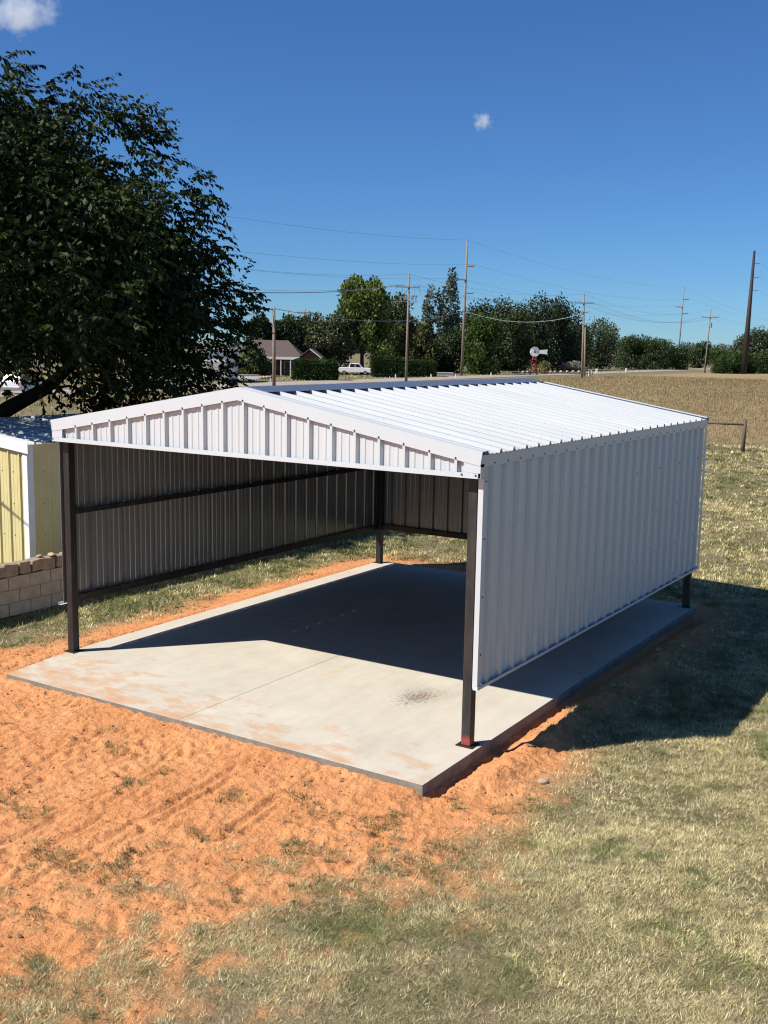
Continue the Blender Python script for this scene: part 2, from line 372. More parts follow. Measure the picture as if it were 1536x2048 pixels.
fieldc = m.ramp(m.math('ADD', m.math('MULTIPLY', m.noise(m.pos((.09, .02, 1)), 1, 6, .65), .55), m.math('MULTIPLY', m.noise(m.pos((1.2, .3, 1)), 1, 5, .7), .45)),
                [(.32, (.22,.15,.075)), (.5, (.30,.215,.115)), (.7, (.37,.28,.16))])
col = m.mix(m.attr('field'), lawn, fieldc); col = m.mix(m.attr('sand'), col, sandc)
m.color(col); nh = m.noise(m.pos((1.5, 1, 1)), 9, 5, .62)
m.bump(m.math('ADD', m.math('ADD', m.math('MULTIPLY', nb, .7), m.math('MULTIPLY', nd, .12)), m.math('MULTIPLY', nh, 1.4)), .036, .85)
M['ground'] = m.m
ground = tag(link('ground', gme, M['ground']), kind='structure')

# road along the far side of the field
rd = [(-61, 40), (-62.5, 73), (-65.5, 93), (-67, 115), (-71, 157), (-72.8, 192), (-78, 254), (-81, 306), (-86, 420)]
mb = MB(); vs = []
for i, (x, y) in enumerate(rd):
    vs += [(x - 4.6, y, GZ + .03), (x - 4.0, y, GZ + .06), (x + 2.4, y, GZ + .06), (x + 3.0, y, GZ + .03)]
mb.add(vs, [(4*i+k, 4*i+k+1, 4*i+k+5, 4*i+k+4) for i in range(len(rd)-1) for k in range(3)])
tag(mb.build('road', M['asphalt'], fix=False), kind='structure')

# ------------------------------------------------------------------ concrete slab: four pours with open joints
slab = empty('concrete_slab', (0, 0, 0)); tag(slab, kind='structure')
ys = [-1.12, 3.15, 7.78]
def xl(y): return np.interp(y, [-1.12, -.3, .5, 7.9], [.19, .06, .01, -.02])
j = .0015
for a in range(2):
    y0, y1 = ys[a] + (j if a else 0), ys[a+1] - (0 if a else j)
    yy = [y0] + [q for q in (-.3, .5) if y0 < q < y1] + [y1]
    left = [(xl(q), q) for q in yy]
    MB().prism(left[::-1] + [(3.05 - j, y0), (3.05 - j, y1)], -.26, 0).build('slab_panel', M['slab'], slab, bevel=.004)
    MB().prism([(3.05 + j, y0), (6.17 - .03 * (y0 > 0), y0), (6.14, y1), (3.05 + j, y1)], -.26, 0).build('slab_panel', M['slab'], slab, bevel=.004)

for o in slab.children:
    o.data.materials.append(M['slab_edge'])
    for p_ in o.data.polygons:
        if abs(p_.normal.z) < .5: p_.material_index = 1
# ------------------------------------------------------------------ ribbed sheet helper
def prof(s0, s1, phase):
    """points (s,h) of a ribbed sheet between s0 and s1, ribs every 0.3048 m"""
    pts = [(s0, 0.0)]
    k0 = math.floor((s0 - phase) / .3048) - 1
    raw = []
    for k in range(k0, k0 + int((s1 - s0) / .3048) + 4):
        c = phase + k * .3048
        raw += [(c - .034, 0), (c - .015, .038), (c + .015, .038), (c + .034, 0)]
        for q in (.102, .203): raw += [(c + q - .019, 0), (c + q - .010, .0055), (c + q + .010, .0055), (c + q + .019, 0)]
    for s, h in raw:
        if s0 + .002 < s < s1 - .002: pts.append((s, h))
    pts.append((s1, 0.0)); return pts
def ribbed(name, mat, parent, pts, f0, f1, back=None):
    """sheet: profile points mapped by f0/f1(s,h) -> end positions; optional thickness side via second material"""
    vs = []
    for s, h in pts: vs += [f0(s, h), f1(s, h)]
    mb = MB().add(vs, [(2*i, 2*i+2, 2*i+3, 2*i+1) for i in range(len(pts) - 1)])
    o = mb.build(name, mat, parent, fix=False)
    so_ = o.modifiers.new('sheet', 'SOLIDIFY'); so_.thickness = .0015; so_.offset = 0
    if back:
        o.data.materials.append(back); so_.material_offset = 1; so_.material_offset_rim = 0
    return o

# ------------------------------------------------------------------ carport
cp = empty('carport', (W/2, L/2, 0), 0, 'galvanised metal carport with dark steel posts and white ribbed gable roof on concrete slab', 'carport')
inv = Matrix.Translation((-W/2, -L/2, 0))
def adopt(o): o.matrix_parent_inverse = inv; return o
def cpb(mb, name, mat, bevel=0, label=None):
    o = adopt(mb.build(name, mat, cp, bevel)); 
    if label: o['label'] = label
    return o
Hgb, Hev, Hp, WB = 2.827, 3.06, 3.57, .655
SL = (Hp - Hev) / (W / 2)
def zr(x): return Hp - SL * abs(x - W / 2)
PS = .105
for (x0, y0, red) in ((.02, 0, 0), (W - .02 - PS, 0, 1), (.02, L - PS, 0), (W - .02 - PS, L - PS, 0)):
    top = zr(x0 + PS / 2) - .16
    o = cpb(MB().box((x0, y0, .010), (x0 + PS, y0 + PS, top)), 'post', M['steel_red' if red else 'steel'], .006, 'dark steel post with red paint on its foot' if red else None)
    MB().box((x0 - .045, y0 - .04, .0), (x0 + PS + .045, y0 + PS + .04, .010)).build('base_plate', M['steel'], o, .002)
# roof frame: rafters at front, middle, back; purlins; girts
for y in (PS / 2 , L / 2, L - PS / 2):
    for sgn in (-1, 1):
        xe = W / 2 + sgn * (W / 2 - .03)
        cpb(MB().beam((W / 2 + sgn * .003, y, zr(W / 2) - .115), (xe, y, zr(xe) - .115), PS, .09), 'rafter', M['steel'])
for y in (PS / 2, L - PS / 2):
    cpb(MB().beam((.125, y, 2.87), (W - .125, y, 2.87), .06, .06), 'header_beam', M['steel'])
for sgn in (-1, 1):
    for k in range(5):
        xe = W / 2 + sgn * (.12 + k * .70)
        cpb(MB().beam((xe, .0, zr(xe) - .045), (xe, L, zr(xe) - .045), .05, .045), 'purlin', M['steel'])
for z in (WB + .05, 1.87, 2.46):
    hz = .09 if z < 1 else .06
    if z != 2.46: cpb(MB().beam((-.012 + .055, .115, z), (-.012 + .055, L - .115, z), .05, hz), 'girt', M['steel'])
    cpb(MB().beam((W - .045, .115, z), (W - .045, L - .115, z), .05, hz), 'girt', M['steel'])
    cpb(MB().beam((.135, L - .035, z), (W - .135, L - .035, z), .05, hz), 'girt', M['steel'])
# side wall sheets
def panels(s0, s1, first):
    out = []; a = s0; b = first
    while a < s1 - .01: out.append((a, min(b, s1))); a = b; b += .9144
    return out
XR, XLf = W + .022, -.022
for (a, b) in panels(-.02, L + .02, .28):
    adopt(ribbed('wall_panel', M['galv'], cp, prof(a, b, .20), lambda s, h: (XR + h, s, WB), lambda s, h: (XR + h, s, 2.985), M['sheet_back']))
for (a, b) in panels(-.02, L + .02, .55):
    adopt(ribbed('wall_panel', M['galv'], cp, prof(a, b, .165)[::-1], lambda s, h: (XLf - h, s, WB), lambda s, h: (XLf - h, s, 2.985), M['sheet_back']))
for (a, b) in panels(.0, W, .75):
    adopt(ribbed('wall_panel', M['galv'], cp, prof(a, b, .30)[::-1], lambda s, h: (s, L + .022 + h, WB), lambda s, h: (s, L + .022 + h, zr(s) - .03), M['sheet_back']))
GYP = -.062
for (a, b) in panels(-.02, W + .02, .86):
    adopt(ribbed('gable_panel', M['galv'], cp, sorted(prof(a, b, 3.128) + ([(W/2, 0.0)] if a < W/2 < b else [])), lambda s, h: (s, GYP - h, Hgb), lambda s, h: (s, GYP - h, zr(s) - .03), M['sheet_back']))
# roof sheets
for sgn in (-1, 1):
    for (a, b) in panels(-.04, L + .04, .52):
        def f(u): return lambda s, h: (W/2 + sgn * u, s, Hp - SL * u + .004 + h)
        pts = prof(a, b, .306)
        adopt(ribbed('roof_panel', M['roof'], cp, pts if sgn < 0 else pts[::-1], f(.045), f(W/2 + .075), M['sheet_back']))
# trims
def plate(x0, x1, y, zb0, zt0, zb1, zt1, t):
    return MB().extrude([(x0, y, zb0), (x1, y, zb1), (x1, y, zt1), (x0, y, zt0)], (0, t, 0))
RY = GYP - .043
for yf, t in ((RY, .004), (L + .075, .004)):
    for sgn in (-1, 1):
        xe = W/2 + sgn * (W/2 + .075); zt = lambda x: Hp + .036 - SL * abs(x - W/2)
        cut = .022 * sgn
        poly = [(W/2, yf, zt(W/2) - .142), (xe - cut, yf, zt(xe) - .142), (xe, yf, zt(xe)), (W/2, yf, zt(W/2))]
        mbt = MB().extrude(poly, (0, t, 0))
        yb = yf + (.165 if yf < 0 else -.165); y0_, y1_ = sorted((yf, yb))
        mbt.extrude([(W/2, y0_, zt(W/2) + .0005), (xe, y0_, zt(xe) + .0005), (xe, y1_, zt(xe) + .0005), (W/2, y1_, zt(W/2) + .0005)], (0, 0, .003))
        cpb(mbt, 'rake_trim', M['trim'])
cpb(MB().box((-.045, GYP - .052, Hgb - .012), (W + .035, GYP + .006, Hgb - .008)).box((-.045, GYP - .052, Hgb - .008), (W + .035, GYP - .049, Hgb + .040)), 'base_trim', M['trim'])
cpb(MB().box((-.047, L + .02, WB - .012), (W + .035, L + .074, WB - .008)).box((-.047, L + .071, WB - .008), (W + .035, L + .074, WB + .02)), 'base_trim', M['trim'])
for sx_, x in ((1, XR), (-1, XLf)):
    a, b = sorted((x - .002 * sx_, x + .055 * sx_)); c, d = sorted((x + .052 * sx_, x + .055 * sx_))
    cpb(MB().box((a, -.055, WB - .016), (b, L + .02, WB - .012)).box((c, -.055, WB - .012), (d, L + .02, WB + .016)), 'base_trim', M['trim'])
    # eave trim
    c, d = sorted((x + .033 * sx_, x + .037 * sx_))
    cpb(MB().box((c, -.10, 2.93), (d, L + .06, 3.047)), 'eave_trim', M['trim'])
    # front corner: narrow upright trim below the gable, wide flat piece beside it
    a, b = sorted((x - .020 * sx_, x + .036 * sx_))
    if sx_ > 0: cpb(MB().box((a, -.030, WB - .011), (b, -.026, Hgb - .016)).box((min(x + .033 * sx_, x + .036 * sx_), -.026, WB - .011), (max(x + .033 * sx_, x + .036 * sx_), .05, Hgb - .016)), 'corner_trim', M['trim'])
    a, b = sorted((x + .034 * sx_, x - .155 * sx_))
    cpb(MB().extrude([(a, GYP - .036, Hgb + .041), (b, GYP - .036, Hgb + .041), (b, GYP - .036, zr(b) - .085), (a, GYP - .036, zr(a) - .085)], (0, -.003, 0)), 'corner_trim', M['trim'])
    cpb(MB().box((min(x + .034*sx_, x + .037*sx_), GYP - .036, Hgb - .008), (max(x + .034*sx_, x + .037*sx_), -.027, 2.96)), 'corner_trim', M['trim'])
    a, b = sorted((x + .0365 * sx_, x + .0395 * sx_))
    cpb(MB().box((a, L - .06, WB - .01), (b, L + .06, 2.92)), 'corner_trim', M['trim'])
for sgn in (-1, 1):
    zc = lambda u: Hp - SL * u + .042
    ln = .30
    cpb(MB().extrude([(W/2 + sgn * .0, .062, zc(0)), (W/2 + sgn * ln, .062, zc(ln)), (W/2 + sgn * ln, .062, zc(ln) + .003), (W/2, .062, zc(0) + .003)], (0, L - .124 + .1, 0)), 'ridge_cap', M['cap'])
# fasteners
def screws(pts, nrm, name='screw'):
    mb = MB(); n = Vector(nrm)
    for q in pts:
        q = Vector(q); mb.tube([q, q + n * .006], [.0115, .009], 6)
    o = adopt(mb.build(name, M['screw'], cp)); o['kind'] = 'stuff'; return o
pr = [(XR + .0015, .885 + .9305 * k + (-.02 if i else 0), z) for k in range(8) for i, z in enumerate((2.455, 1.85, 1.243, .76))]
screws(pr, (1, 0, 0)); screws([(XR + .0375, .2 + .3048 * k, 2.955) for k in range(25)] + [(XR + .0365, .02, z) for z in (2.78, 2.2, 1.6, 1.0)], (1, 0, 0))
screws([(3.128 + .3048 * k, RY - .001, zr(3.128 + .3048 * k) - .092) for k in range(-9, 10)] + [(-.028, GYP - .053, Hgb + .02), (W + .01, GYP - .053, Hgb + .02), (5.95, GYP - .053, Hgb + .02)], (0, -1, 0))
screws([(W/2 + u, .306 + .3048 * k, Hp - SL * u + .037) for u in (.9, 1.7, 2.5, 3.0) for k in range(25)], (.16, 0, .98))

# ------------------------------------------------------------------ block wall beside the carport
bw = empty('block_wall', (-2.57, 4, GZ), 0, 'low tan concrete block wall with weathered cap blocks left of the carport', 'block wall')
def blockmesh(l, w, h, jit, seed):
    r = random.Random(seed); mb = MB().box((-w/2, -l/2, 0), (w/2, l/2, h))
    mb.v = [tuple(c + r.uniform(-jit, jit) for c in q) for q in mb.v]; return mb.mesh('block')
bm_ = [blockmesh(.392, .19, .194, .002, k) for k in range(3)]
for q in bm_: q.materials.append(M['blocks'])
for c in range(3):
    for k in range(30):
        y = -5.6 + k * .405 + (.2 if c % 2 else 0)
        o = bpy.data.objects.new('block', bm_[(k * 7 + c) % 3]); COL.objects.link(o); o.parent = bw
        o.location = (rng.uniform(-.003, .003), y, .0 + c * .203 + .012); o.rotation_euler = (0, 0, rng.uniform(-.006, .006))
MB().box((-.085, -5.75, .0), (.085, 6.5, .612)).build('mortar', noisy('mortar', (.24,.19,.15), (.34,.27,.21), 10, .95), bw)
cm = [blockmesh(l, .20, .19, .018, 40 + i) for i, l in enumerate((.21, .30, .20, .38, .26))]
for q in cm: q.materials.append(M['capblock'])
y = -5.7; k = 0
while y < 6.4:
    q = cm[(k * 3 + k // 4) % 5]; l = (.21, .30, .20, .38, .26)[(k * 3 + k // 4) % 5]
    o = bpy.data.objects.new('cap_block', q); COL.objects.link(o); o.parent = bw
    m2 = o.modifiers.new('bevel', 'BEVEL'); m2.width = .022; m2.segments = 2
    o.location = (rng.uniform(-.015, .015), y + l / 2, .622); o.rotation_euler = (rng.uniform(-.03, .03), rng.uniform(-.04, .04), rng.uniform(-.05, .05)); y += l + .012; k += 1
def rock(name, loc, s, label, group=None, seed=0, mat='rock'):
    import bmesh
    bm = bmesh.new(); bmesh.ops.create_icosphere(bm, subdivisions=2, radius=1); r = random.Random(seed)
    off = [Vector((r.uniform(-1, 1), r.uniform(-1, 1), r.uniform(-1, 1))).normalized() for _ in range(7)]
    for v in bm.verts:
        d = v.co.normalized(); f = 1.0
        for q in off: f = min(f, .62 + .35 / max(.35, abs(d.dot(q)) + .35 * (d.dot(q) < 0)))
        v.co = Vector((d.x * s[0], d.y * s[1], d.z * s[2])) * min(f, 1.1)
    me = bpy.data.meshes.new(name); bm.to_mesh(me); bm.free()
    o = link(name, me, M[mat]); o.location = loc; o.rotation_euler = (0, 0, r.uniform(0, 6)); return tag(o, label, 'rock', group)
rock('loose_stone', (-2.58, 1.72, GZ + .835), (.045, .09, .03), 'small pale stone lying on top of the block wall, nearest the shed trim', seed=3)
rock('loose_stone', (-2.55, 1.93, GZ + .835), (.06, .12, .032), 'flat pale stone on the block wall next to the carport post', seed=5)
rock('loose_stone', tuple(G(1086, 1566, GZ) + Vector((0, 0, .02))), (.06, .05, .03), 'pale sandstone lump lying on the sand edge beside the slab corner', seed=8)

# ------------------------------------------------------------------ yellow shed
sx0, sy0 = -5.09, 3.6
sh = empty('yellow_shed', (sx0, sy0, GZ), 0, 'yellow ribbed metal shed with white trim under the big tree', 'shed')
SHH = 2.34; SW = 5.2; SD = 6.0; SS = .10
def shz(x): return SHH + SS * min(-x, SW + x)
for (a, b) in panels(-SW, 0, -SW + .8):
    ribbed('wall_panel', M['yellow'], sh, sorted(prof(a, b, .08) + ([(-SW/2, 0)] if a < -SW/2 < b else [])), lambda s, h: (s, -h * .8, 0), lambda s, h: (s, -h * .8, shz(s) - .02))
for (a, b) in panels(0, SD, .9):
    ribbed('wall_panel', M['yellow'], sh, prof(a, b, .5), lambda s, h: (h * .25, s, 0), lambda s, h: (h * .25, s, SHH - .03))
for sgn in (-1, 1):
    for (a, b) in panels(-.06, SD + .06, .6):
        f = lambda u: (lambda s, h: (-SW/2 + sgn * u, s, SHH + SS * (SW/2 - u) + .005 + h))
        pts = prof(a, b, .1); ribbed('roof_panel', M['roof'], sh, pts if sgn < 0 else pts[::-1], f(.03), f(SW/2 + .09))
    xe = -SW/2 + sgn * (SW/2 + .09); zz = lambda x: SHH + .038 + SS * (SW/2 - abs(x + SW/2))
    MB().extrude([(-SW/2, -.075, zz(-SW/2) - .20), (xe, -.075, zz(xe) - .20), (xe, -.075, zz(xe)), (-SW/2, -.075, zz(-SW/2))], (0, .004, 0)).build('rake_trim', M['white'], sh)
MB().box((-.115, -.034, 0), (.012, -.030, SHH - .03)).box((.010, -.030, 0), (.014, .11, SHH - .03)).build('corner_trim', M['white'], sh)
MB().box((.012, .112, SHH - .13), (.016, SD, SHH - .02)).build('eave_trim', M['yellow'], sh)
o = MB()
for z in (.6, 1.2, 1.8):
    for x in (-.42, -.73, -1.03): o.tube([(x, -.002, z), (x, -.009, z)], .011, 6)
    for y in (.35, .85, 1.45): o.tube([(.001, y, z), (.009, y, z)], .011, 6)
o = o.build('screw', M['screw'], sh); o['kind'] = 'stuff'
# ------------------------------------------------------------------ foliage builders
def leaf_quads(C, D, Nn, ln, wd, fold=.0):
    """diamond leaves: centre base C, direction D, side S from normal Nn; returns (N*4,3)"""
    S = np.cross(D, Nn); S /= np.linalg.norm(S, axis=1, keepdims=True) + 1e-9
    U = np.cross(S, D)
    ln = ln[:, None]; wd = wd[:, None]
    a = C; b = C + D * ln * .45 + S * wd * .5 + U * wd * fold; c = C + D * ln; d = C + D * ln * .45 - S * wd * .5 + U * wd * fold
    return np.stack([a, b, c, d], 1).reshape(-1, 3)
def unit(a): return a / (np.linalg.norm(a, axis=1, keepdims=True) + 1e-9)
def clump_crown(name, mat, parent, clumps, n, size, c0, c1, up=.0, rs=None, jitter=.25, asp=.6):
    """leaf-sized faces through the volume of ellipsoid clumps [(cx,cy,cz,rx,ry,rz)] (local coordinates)"""
    g = rs or rng; cl = np.array(clumps); wgt = (cl[:, 3] * cl[:, 4] * cl[:, 5]) ** .75; wgt /= wgt.sum()
    i = g.choice(len(cl), n, p=wgt); d = unit(g.normal(size=(n, 3))); rad = g.random(n) ** .38 * (1 + g.normal(size=n) * .10)
    C = cl[i, :3] + d * cl[i, 3:] * rad[:, None]
    dirs = unit(d * .7 + g.normal(size=(n, 3)) * .7 + np.array([0, 0, up])); nn = unit(g.normal(size=(n, 3)) + d * .6 + np.array([0, 0, .5]))
    ln = size * g.uniform(.6, 1.5, n); V = leaf_quads(C, dirs, nn, ln, ln * asp)
    ct = g.uniform(0, 1, len(cl))[i] * .55 + g.random(n) * .45
    col = np.array(c0)[None] * (1 - ct[:, None]) + np.array(c1)[None] * ct[:, None]; col *= 1.3 * g.uniform(.7, 1.25, n)[:, None]
    me = np_mesh(name, V, 4, np.repeat(col, 4, 0)); return link(name, me, mat, parent)
def limbs(mb, base, top, r0, r1, seed, n=6, n_side=7, spread=.6):
    r = random.Random(seed); p0 = Vector(base); p1 = Vector(top); d = p1 - p0; L_ = d.length
    pts = [p0 + d * (k / n) + Vector((r.uniform(-1, 1), r.uniform(-1, 1), 0)) * L_ * .025 * (k > 0) for k in range(n + 1)]
    mb.tube(pts, [r0 + (r1 - r0) * k / n for k in range(n + 1)], n_side); return pts
def bush_clumps(g, rx, ry, h, n, z0=.0, cone=0.0, rel=.34):
    out = []
    for k in range(n):
        z = g.uniform(.04, .92); f = math.sqrt(max(.05, 1 - (2 * z - 1) ** 2)) if cone == 0 else (1 - cone * z)
        f = max(f, .72) if z < .5 else f
        a = g.uniform(0, 2 * math.pi); q = math.sqrt(g.uniform(.15, 1)) * f * (1 - rel * .8)
        s = rel * g.uniform(.7, 1.25)
        out.append((math.cos(a) * q * rx, math.sin(a) * q * ry, z0 + z * h, rx * s, ry * s, h * s * .62))
    return out
def bg_tree(px, pyb, wpx, ytop, label, c0, c1, n=5000, size=.42, cone=0, trunk=True, nclump=26, name='tree', kind='tree', depth_off=0, z0f=.03, up=0, rel=.34, group=None, seed=None, asp=.6, wy=1.0, base=None):
    """a tree standing where the ground meets photo point (px,pyb)"""
    b = G(px, pyb); k = ppm(b); h = (pyb - ytop) / k; w = wpx / k / 2 * 1.32; n = int(n * 1.7); nclump = int(nclump * 1.5)
    g = np.random.default_rng(seed if seed is not None else int(px * 13 + ytop))
    t = empty(name, b, g.uniform(0, 6), label, kind, group)
    cl = bush_clumps(g, w, w * wy, h * (1 - z0f), nclump, h * z0f, cone, rel)
    clump_crown('crown', M['leaf_bg'], t, cl, n, size, c0, c1, up, g, asp=asp)
    if trunk:
        mb = MB(); limbs(mb, (0, 0, -.1), (0, 0, h * .8), max(.12, w * .055), .04, int(px)); r = random.Random(int(px))
        for c in cl[:7]: limbs(mb, (0, 0, h * r.uniform(.12, .45)), c[:3], max(.06, w * .03), .02, int(px) + 3, 4, 5)
        mb.build('trunk', M['bark_bg'], t)
    else:
        mb = MB(); limbs(mb, (0, 0, -.1), (0, 0, h * .5), max(.08, w * .04), .03, int(px), 3, 6); mb.build('stem', M['bark_bg'], t)
    return t
DK0, DK1 = (.016,.026,.012), (.055,.075,.030)
JU0, JU1 = (.022,.040,.016), (.060,.090,.034)

# ------------------------------------------------------------------ big tree at the left, behind the shed
TP = Vector((-13.9, 5.6, GZ)); bt = empty('shade_tree', TP, 0, 'large dark leafy shade tree with drooping boughs behind the yellow shed', 'tree')
RZ = np.array([1.9, 2.4, 3.0, 4.0, 5.4, 6.6, 7.4, 8.2, 8.9, 9.6, 10.2, 10.8, 11.3]); RR = np.array([7.0, 8.3, 8.5, 8.8, 9.1, 8.7, 7.7, 6.6, 5.5, 4.3, 3.2, 1.8, .6])
g = np.random.default_rng(11)
mb = MB(); trunk_pts = limbs(mb, (0, 0, -.2), (.5, .2, 3.2), .42, .30, 5, 6, 10)
tips = []
mains = []
for k in range(11):
    a = k * 2.399 + .3; z = g.uniform(3.5, 8.5); rr_ = np.interp(z, RZ, RR) * .72
    tip = Vector((math.cos(a) * rr_, math.sin(a) * rr_, z)); st_ = trunk_pts[3 + k % 4]
    mid = (st_ + tip) / 2 + Vector((0, 0, .8)); pts = [st_, st_ * .6 + mid * .4 + Vector((0, 0, .15)), mid, mid * .45 + tip * .55 + Vector((0, 0, .25)), tip]
    mb.tube(pts, [.19, .16, .12, .08, .035], 8); mains.append(pts)
# the bare low limb seen under the crown at the left edge of the view
q0 = Vector(CAM + ray(-60, 868) * 25.5) - TP; q1 = Vector(CAM + ray(20, 815) * 26) - TP; q2 = Vector(CAM + ray(90, 778) * 26.5) - TP; q3 = Vector(CAM + ray(190, 690) * 27) - TP; q4 = Vector(CAM + ray(260, 560) * 27.5) - TP
mb.tube([Vector((0, 0, .9)), Vector((.35, .15, 1.25)) , q0, q1, q2, q3, q4], [.30, .26, .22, .19, .16, .12, .05], 10); mains.append([q1, q2, q3, q4])
# sprigs: short drooping shoots carrying paired leaves, gathered into boughs
nb_ = 520; B = []
while len(B) < nb_:
    z = g.uniform(2.0, 11.2); a = g.uniform(0, 2 * math.pi); R0 = np.interp(z, RZ, RR); f = g.random() ** .33
    if f < .4: continue
    x, y = math.cos(a) * R0 * f * .93, math.sin(a) * R0 * f * .93
    wx, wy = x + TP.x, y + TP.y
    zmin = 4.3 if wx < -9.6 else 3.5 if wy < 9.0 else 2.1
    if z < zmin: continue
    B.append((x, y, z, 1.0 * g.uniform(.7, 1.35)))
# sprays along the visible right-hand outline and crown top
for (px, py, dd, s_) in [(30,130,25,.5),(130,185,25,.6),(165,180,25.5,.45),(210,225,25.5,.7),(280,270,26,.6),(305,272,26,.5),(370,380,26,.7),(395,382,26,.4),(360,405,26.5,.6),(365,445,26.5,.6),(400,505,27,.6),(410,525,27,.5),(440,580,27,.7),(475,584,27,.3),(470,605,27,.7),(470,650,27,.6),(450,690,27.5,.7),(430,745,27.5,.8),(410,800,27.5,.8),(330,820,27,.9),(240,815,26.5,.7),(190,790,26,.6),(270,250,26,.9),(200,230,26,.9),(310,335,26,.9),(350,480,26.5,1),(400,640,27,1),(80,230,25,.9),(20,190,25,.8),(60,250,25,1.2),(10,330,24,1.2),(60,450,24,1.3),(40,600,24,1.3),(120,560,24,1.3),(220,480,24.5,1.3),(300,600,25,1.3),(150,690,25,1.1),(60,690,25,.9),(380,740,26.5,1.1),(260,720,26,1.2),(240,360,25,1.2),(130,340,25,1.2)]:
    q = Vector(CAM + ray(px, py) * dd) - TP; B.append((q.x, q.y, q.z, s_))
Bn = np.array(B); SP = []; SD_ = []; SB = []
for i, (x, y, z, s_) in enumerate(B):
    wx = x + TP.x; wy = y + TP.y; q = np.array((wx, wy, z)) - CAM; dpt = q @ c_w; pxx = 768 + FPX * (q @ c_r) / dpt
    n = int((25 if pxx > -120 else 6) * s_ ** 2) + 4
    out = np.array((x, y, .0)); out = out / (np.linalg.norm(out) + 1e-6)
    p_ = np.array((x, y, z)) + unit(g.normal(size=(n, 3))) * (g.random(n) ** .5)[:, None] * np.array((1.0, 1.0, .62)) * s_
    SP.append(p_); SD_.append(unit(out[None] * .8 + g.normal(size=(n, 3)) * .55 + np.array((0, 0, .10)))); SB.append(np.full(n, i))
SP = np.concatenate(SP); SD_ = np.concatenate(SD_); SB = np.concatenate(SB)
NL = 18; t = np.linspace(.05, 1, NL)
sl_ = g.uniform(.45, .85, len(SP))
pos_ = SP[:, None] + SD_[:, None] * (t[None, :, None] * sl_[:, None, None]) + np.array((0, 0, -1))[None, None] * (t[None, :, None] ** 2 * .22 * sl_[:, None, None])
side = unit(np.cross(SD_, np.array((0, 0, 1.0))))
sg = np.where(np.arange(NL) % 2, 1, -1)[None, :, None]
dirs = unit((SD_[:, None] * .55 + side[:, None] * sg * .75 + np.array((0, 0, -.75))[None, None] + g.normal(size=(len(SP), NL, 3)) * .33).reshape(-1, 3))
nn = unit(g.normal(size=dirs.shape) * .55 + np.array((0, 0, 1.0)))
def lets_sun_through(P):          # a gap on the sunny side keeps the shed front lit
    x, y, z = P[:, 0] + TP.x, P[:, 1] + TP.y, P[:, 2] + TP.z; t = (3.6 - y) / sdir.y
    x2 = x + sdir.x * t; z2 = z + sdir.z * t; return (y < 3.6) & (x2 > -7.6) & (z2 < 2.7) & (z2 > -1)
C_ = pos_.reshape(-1, 3); kp = ~lets_sun_through(C_); C_, dirs, nn = C_[kp], dirs[kp], nn[kp]; ln = g.uniform(.10, .19, len(C_)); V = leaf_quads(C_, dirs, nn, ln, ln * .50, .10)
bt_ = g.uniform(0, 1, len(B))[SB]; bt_ = np.repeat(bt_, NL)[kp] * .5 + g.random(len(C_)) * .5
lc = np.array((.012,.022,.007))[None] * (1 - bt_[:, None]) + np.array((.050,.072,.018))[None] * bt_[:, None]
# the dense inner foliage behind the outer sprays
ni = 135000; zi = g.uniform(2.3, 10.6, ni); ai = g.uniform(0, 2 * math.pi, ni); ri = np.interp(zi, RZ, RR) * .97 * g.random(ni) ** .5
Ci = np.stack([np.cos(ai) * ri, np.sin(ai) * ri, zi], 1); ok = (zi > np.where(Ci[:, 0] + TP.x < -9.6, 4.2, np.where(Ci[:, 1] + TP.y < 9.0, 3.9, 2.4))) & (ri > 1.2) & (fbm(Ci[:, 0] * .55 + zi * .4, Ci[:, 1] * .55 - zi * .45, 301, 3) > .33) & ~lets_sun_through(Ci); Ci = Ci[ok]
li = g.uniform(.12, .22, len(Ci)); Vi = leaf_quads(Ci, unit(g.normal(size=Ci.shape) + np.array((0, 0, -.6))), unit(g.normal(size=Ci.shape) + np.array((0, 0, .8))), li, li * .5, .1)
V = np.concatenate([V, Vi]); lc = np.concatenate([lc, np.array((.020,.034,.010))[None] * g.uniform(.6, 1.3, (len(Ci), 1))])
lc = lc * np.where(g.random((len(lc), 1)) < .13, np.array((1.9, 1.75, 1.3)), 1.0)
link('crown', np_mesh('crown', V, 4, np.repeat(lc, 4, 0)), M['leaf'], bt)
ts = g.choice(len(B), 150, replace=False)
for i in ts:
    q = Vector(B[i][:3]); best = min((pp for ps in mains for pp in ps), key=lambda pp: (pp - q).length)
    mb.tube([best, (best + q) / 2 + Vector((0, 0, .15)), q], [.045, .03, .012], 5)
mb.build('trunk', M['bark'], bt, smooth=True)

# ------------------------------------------------------------------ far side of the road: house, trees, hedges, vehicles
def hipbox(mb, x0, x1, y0, y1, z0, z1, inset_l, inset_r):
    ym = (y0 + y1) / 2
    return mb.add([(x0,y0,z0),(x1,y0,z0),(x1,y1,z0),(x0,y1,z0),(x0+inset_l,ym,z1),(x1-inset_r,ym,z1)], [(0,1,5,4),(1,2,5),(2,3,4,5),(3,0,4),(0,3,2,1)])
hb = G(552, 751); kk = 1 / ppm(hb)
hs = empty('brick_house', hb, VIEW_ANG, 'red brick house with brown hip roof and white porch fascia beyond the road', 'house')
def X_(px): return (px - 552) * kk
MB().box((X_(430), .6, 0), (X_(603), 9, 2.75)).build('wall', M['brick'], hs)
MB().box((X_(603), -1.2, 0), (X_(638), 8, 2.75)).extrude([(X_(603), -1.2, 2.75), (X_(638), -1.2, 2.75), (X_(621), -1.2, 3.75)], (0, .3, 0)).build('wing_wall', M['brick'], hs)
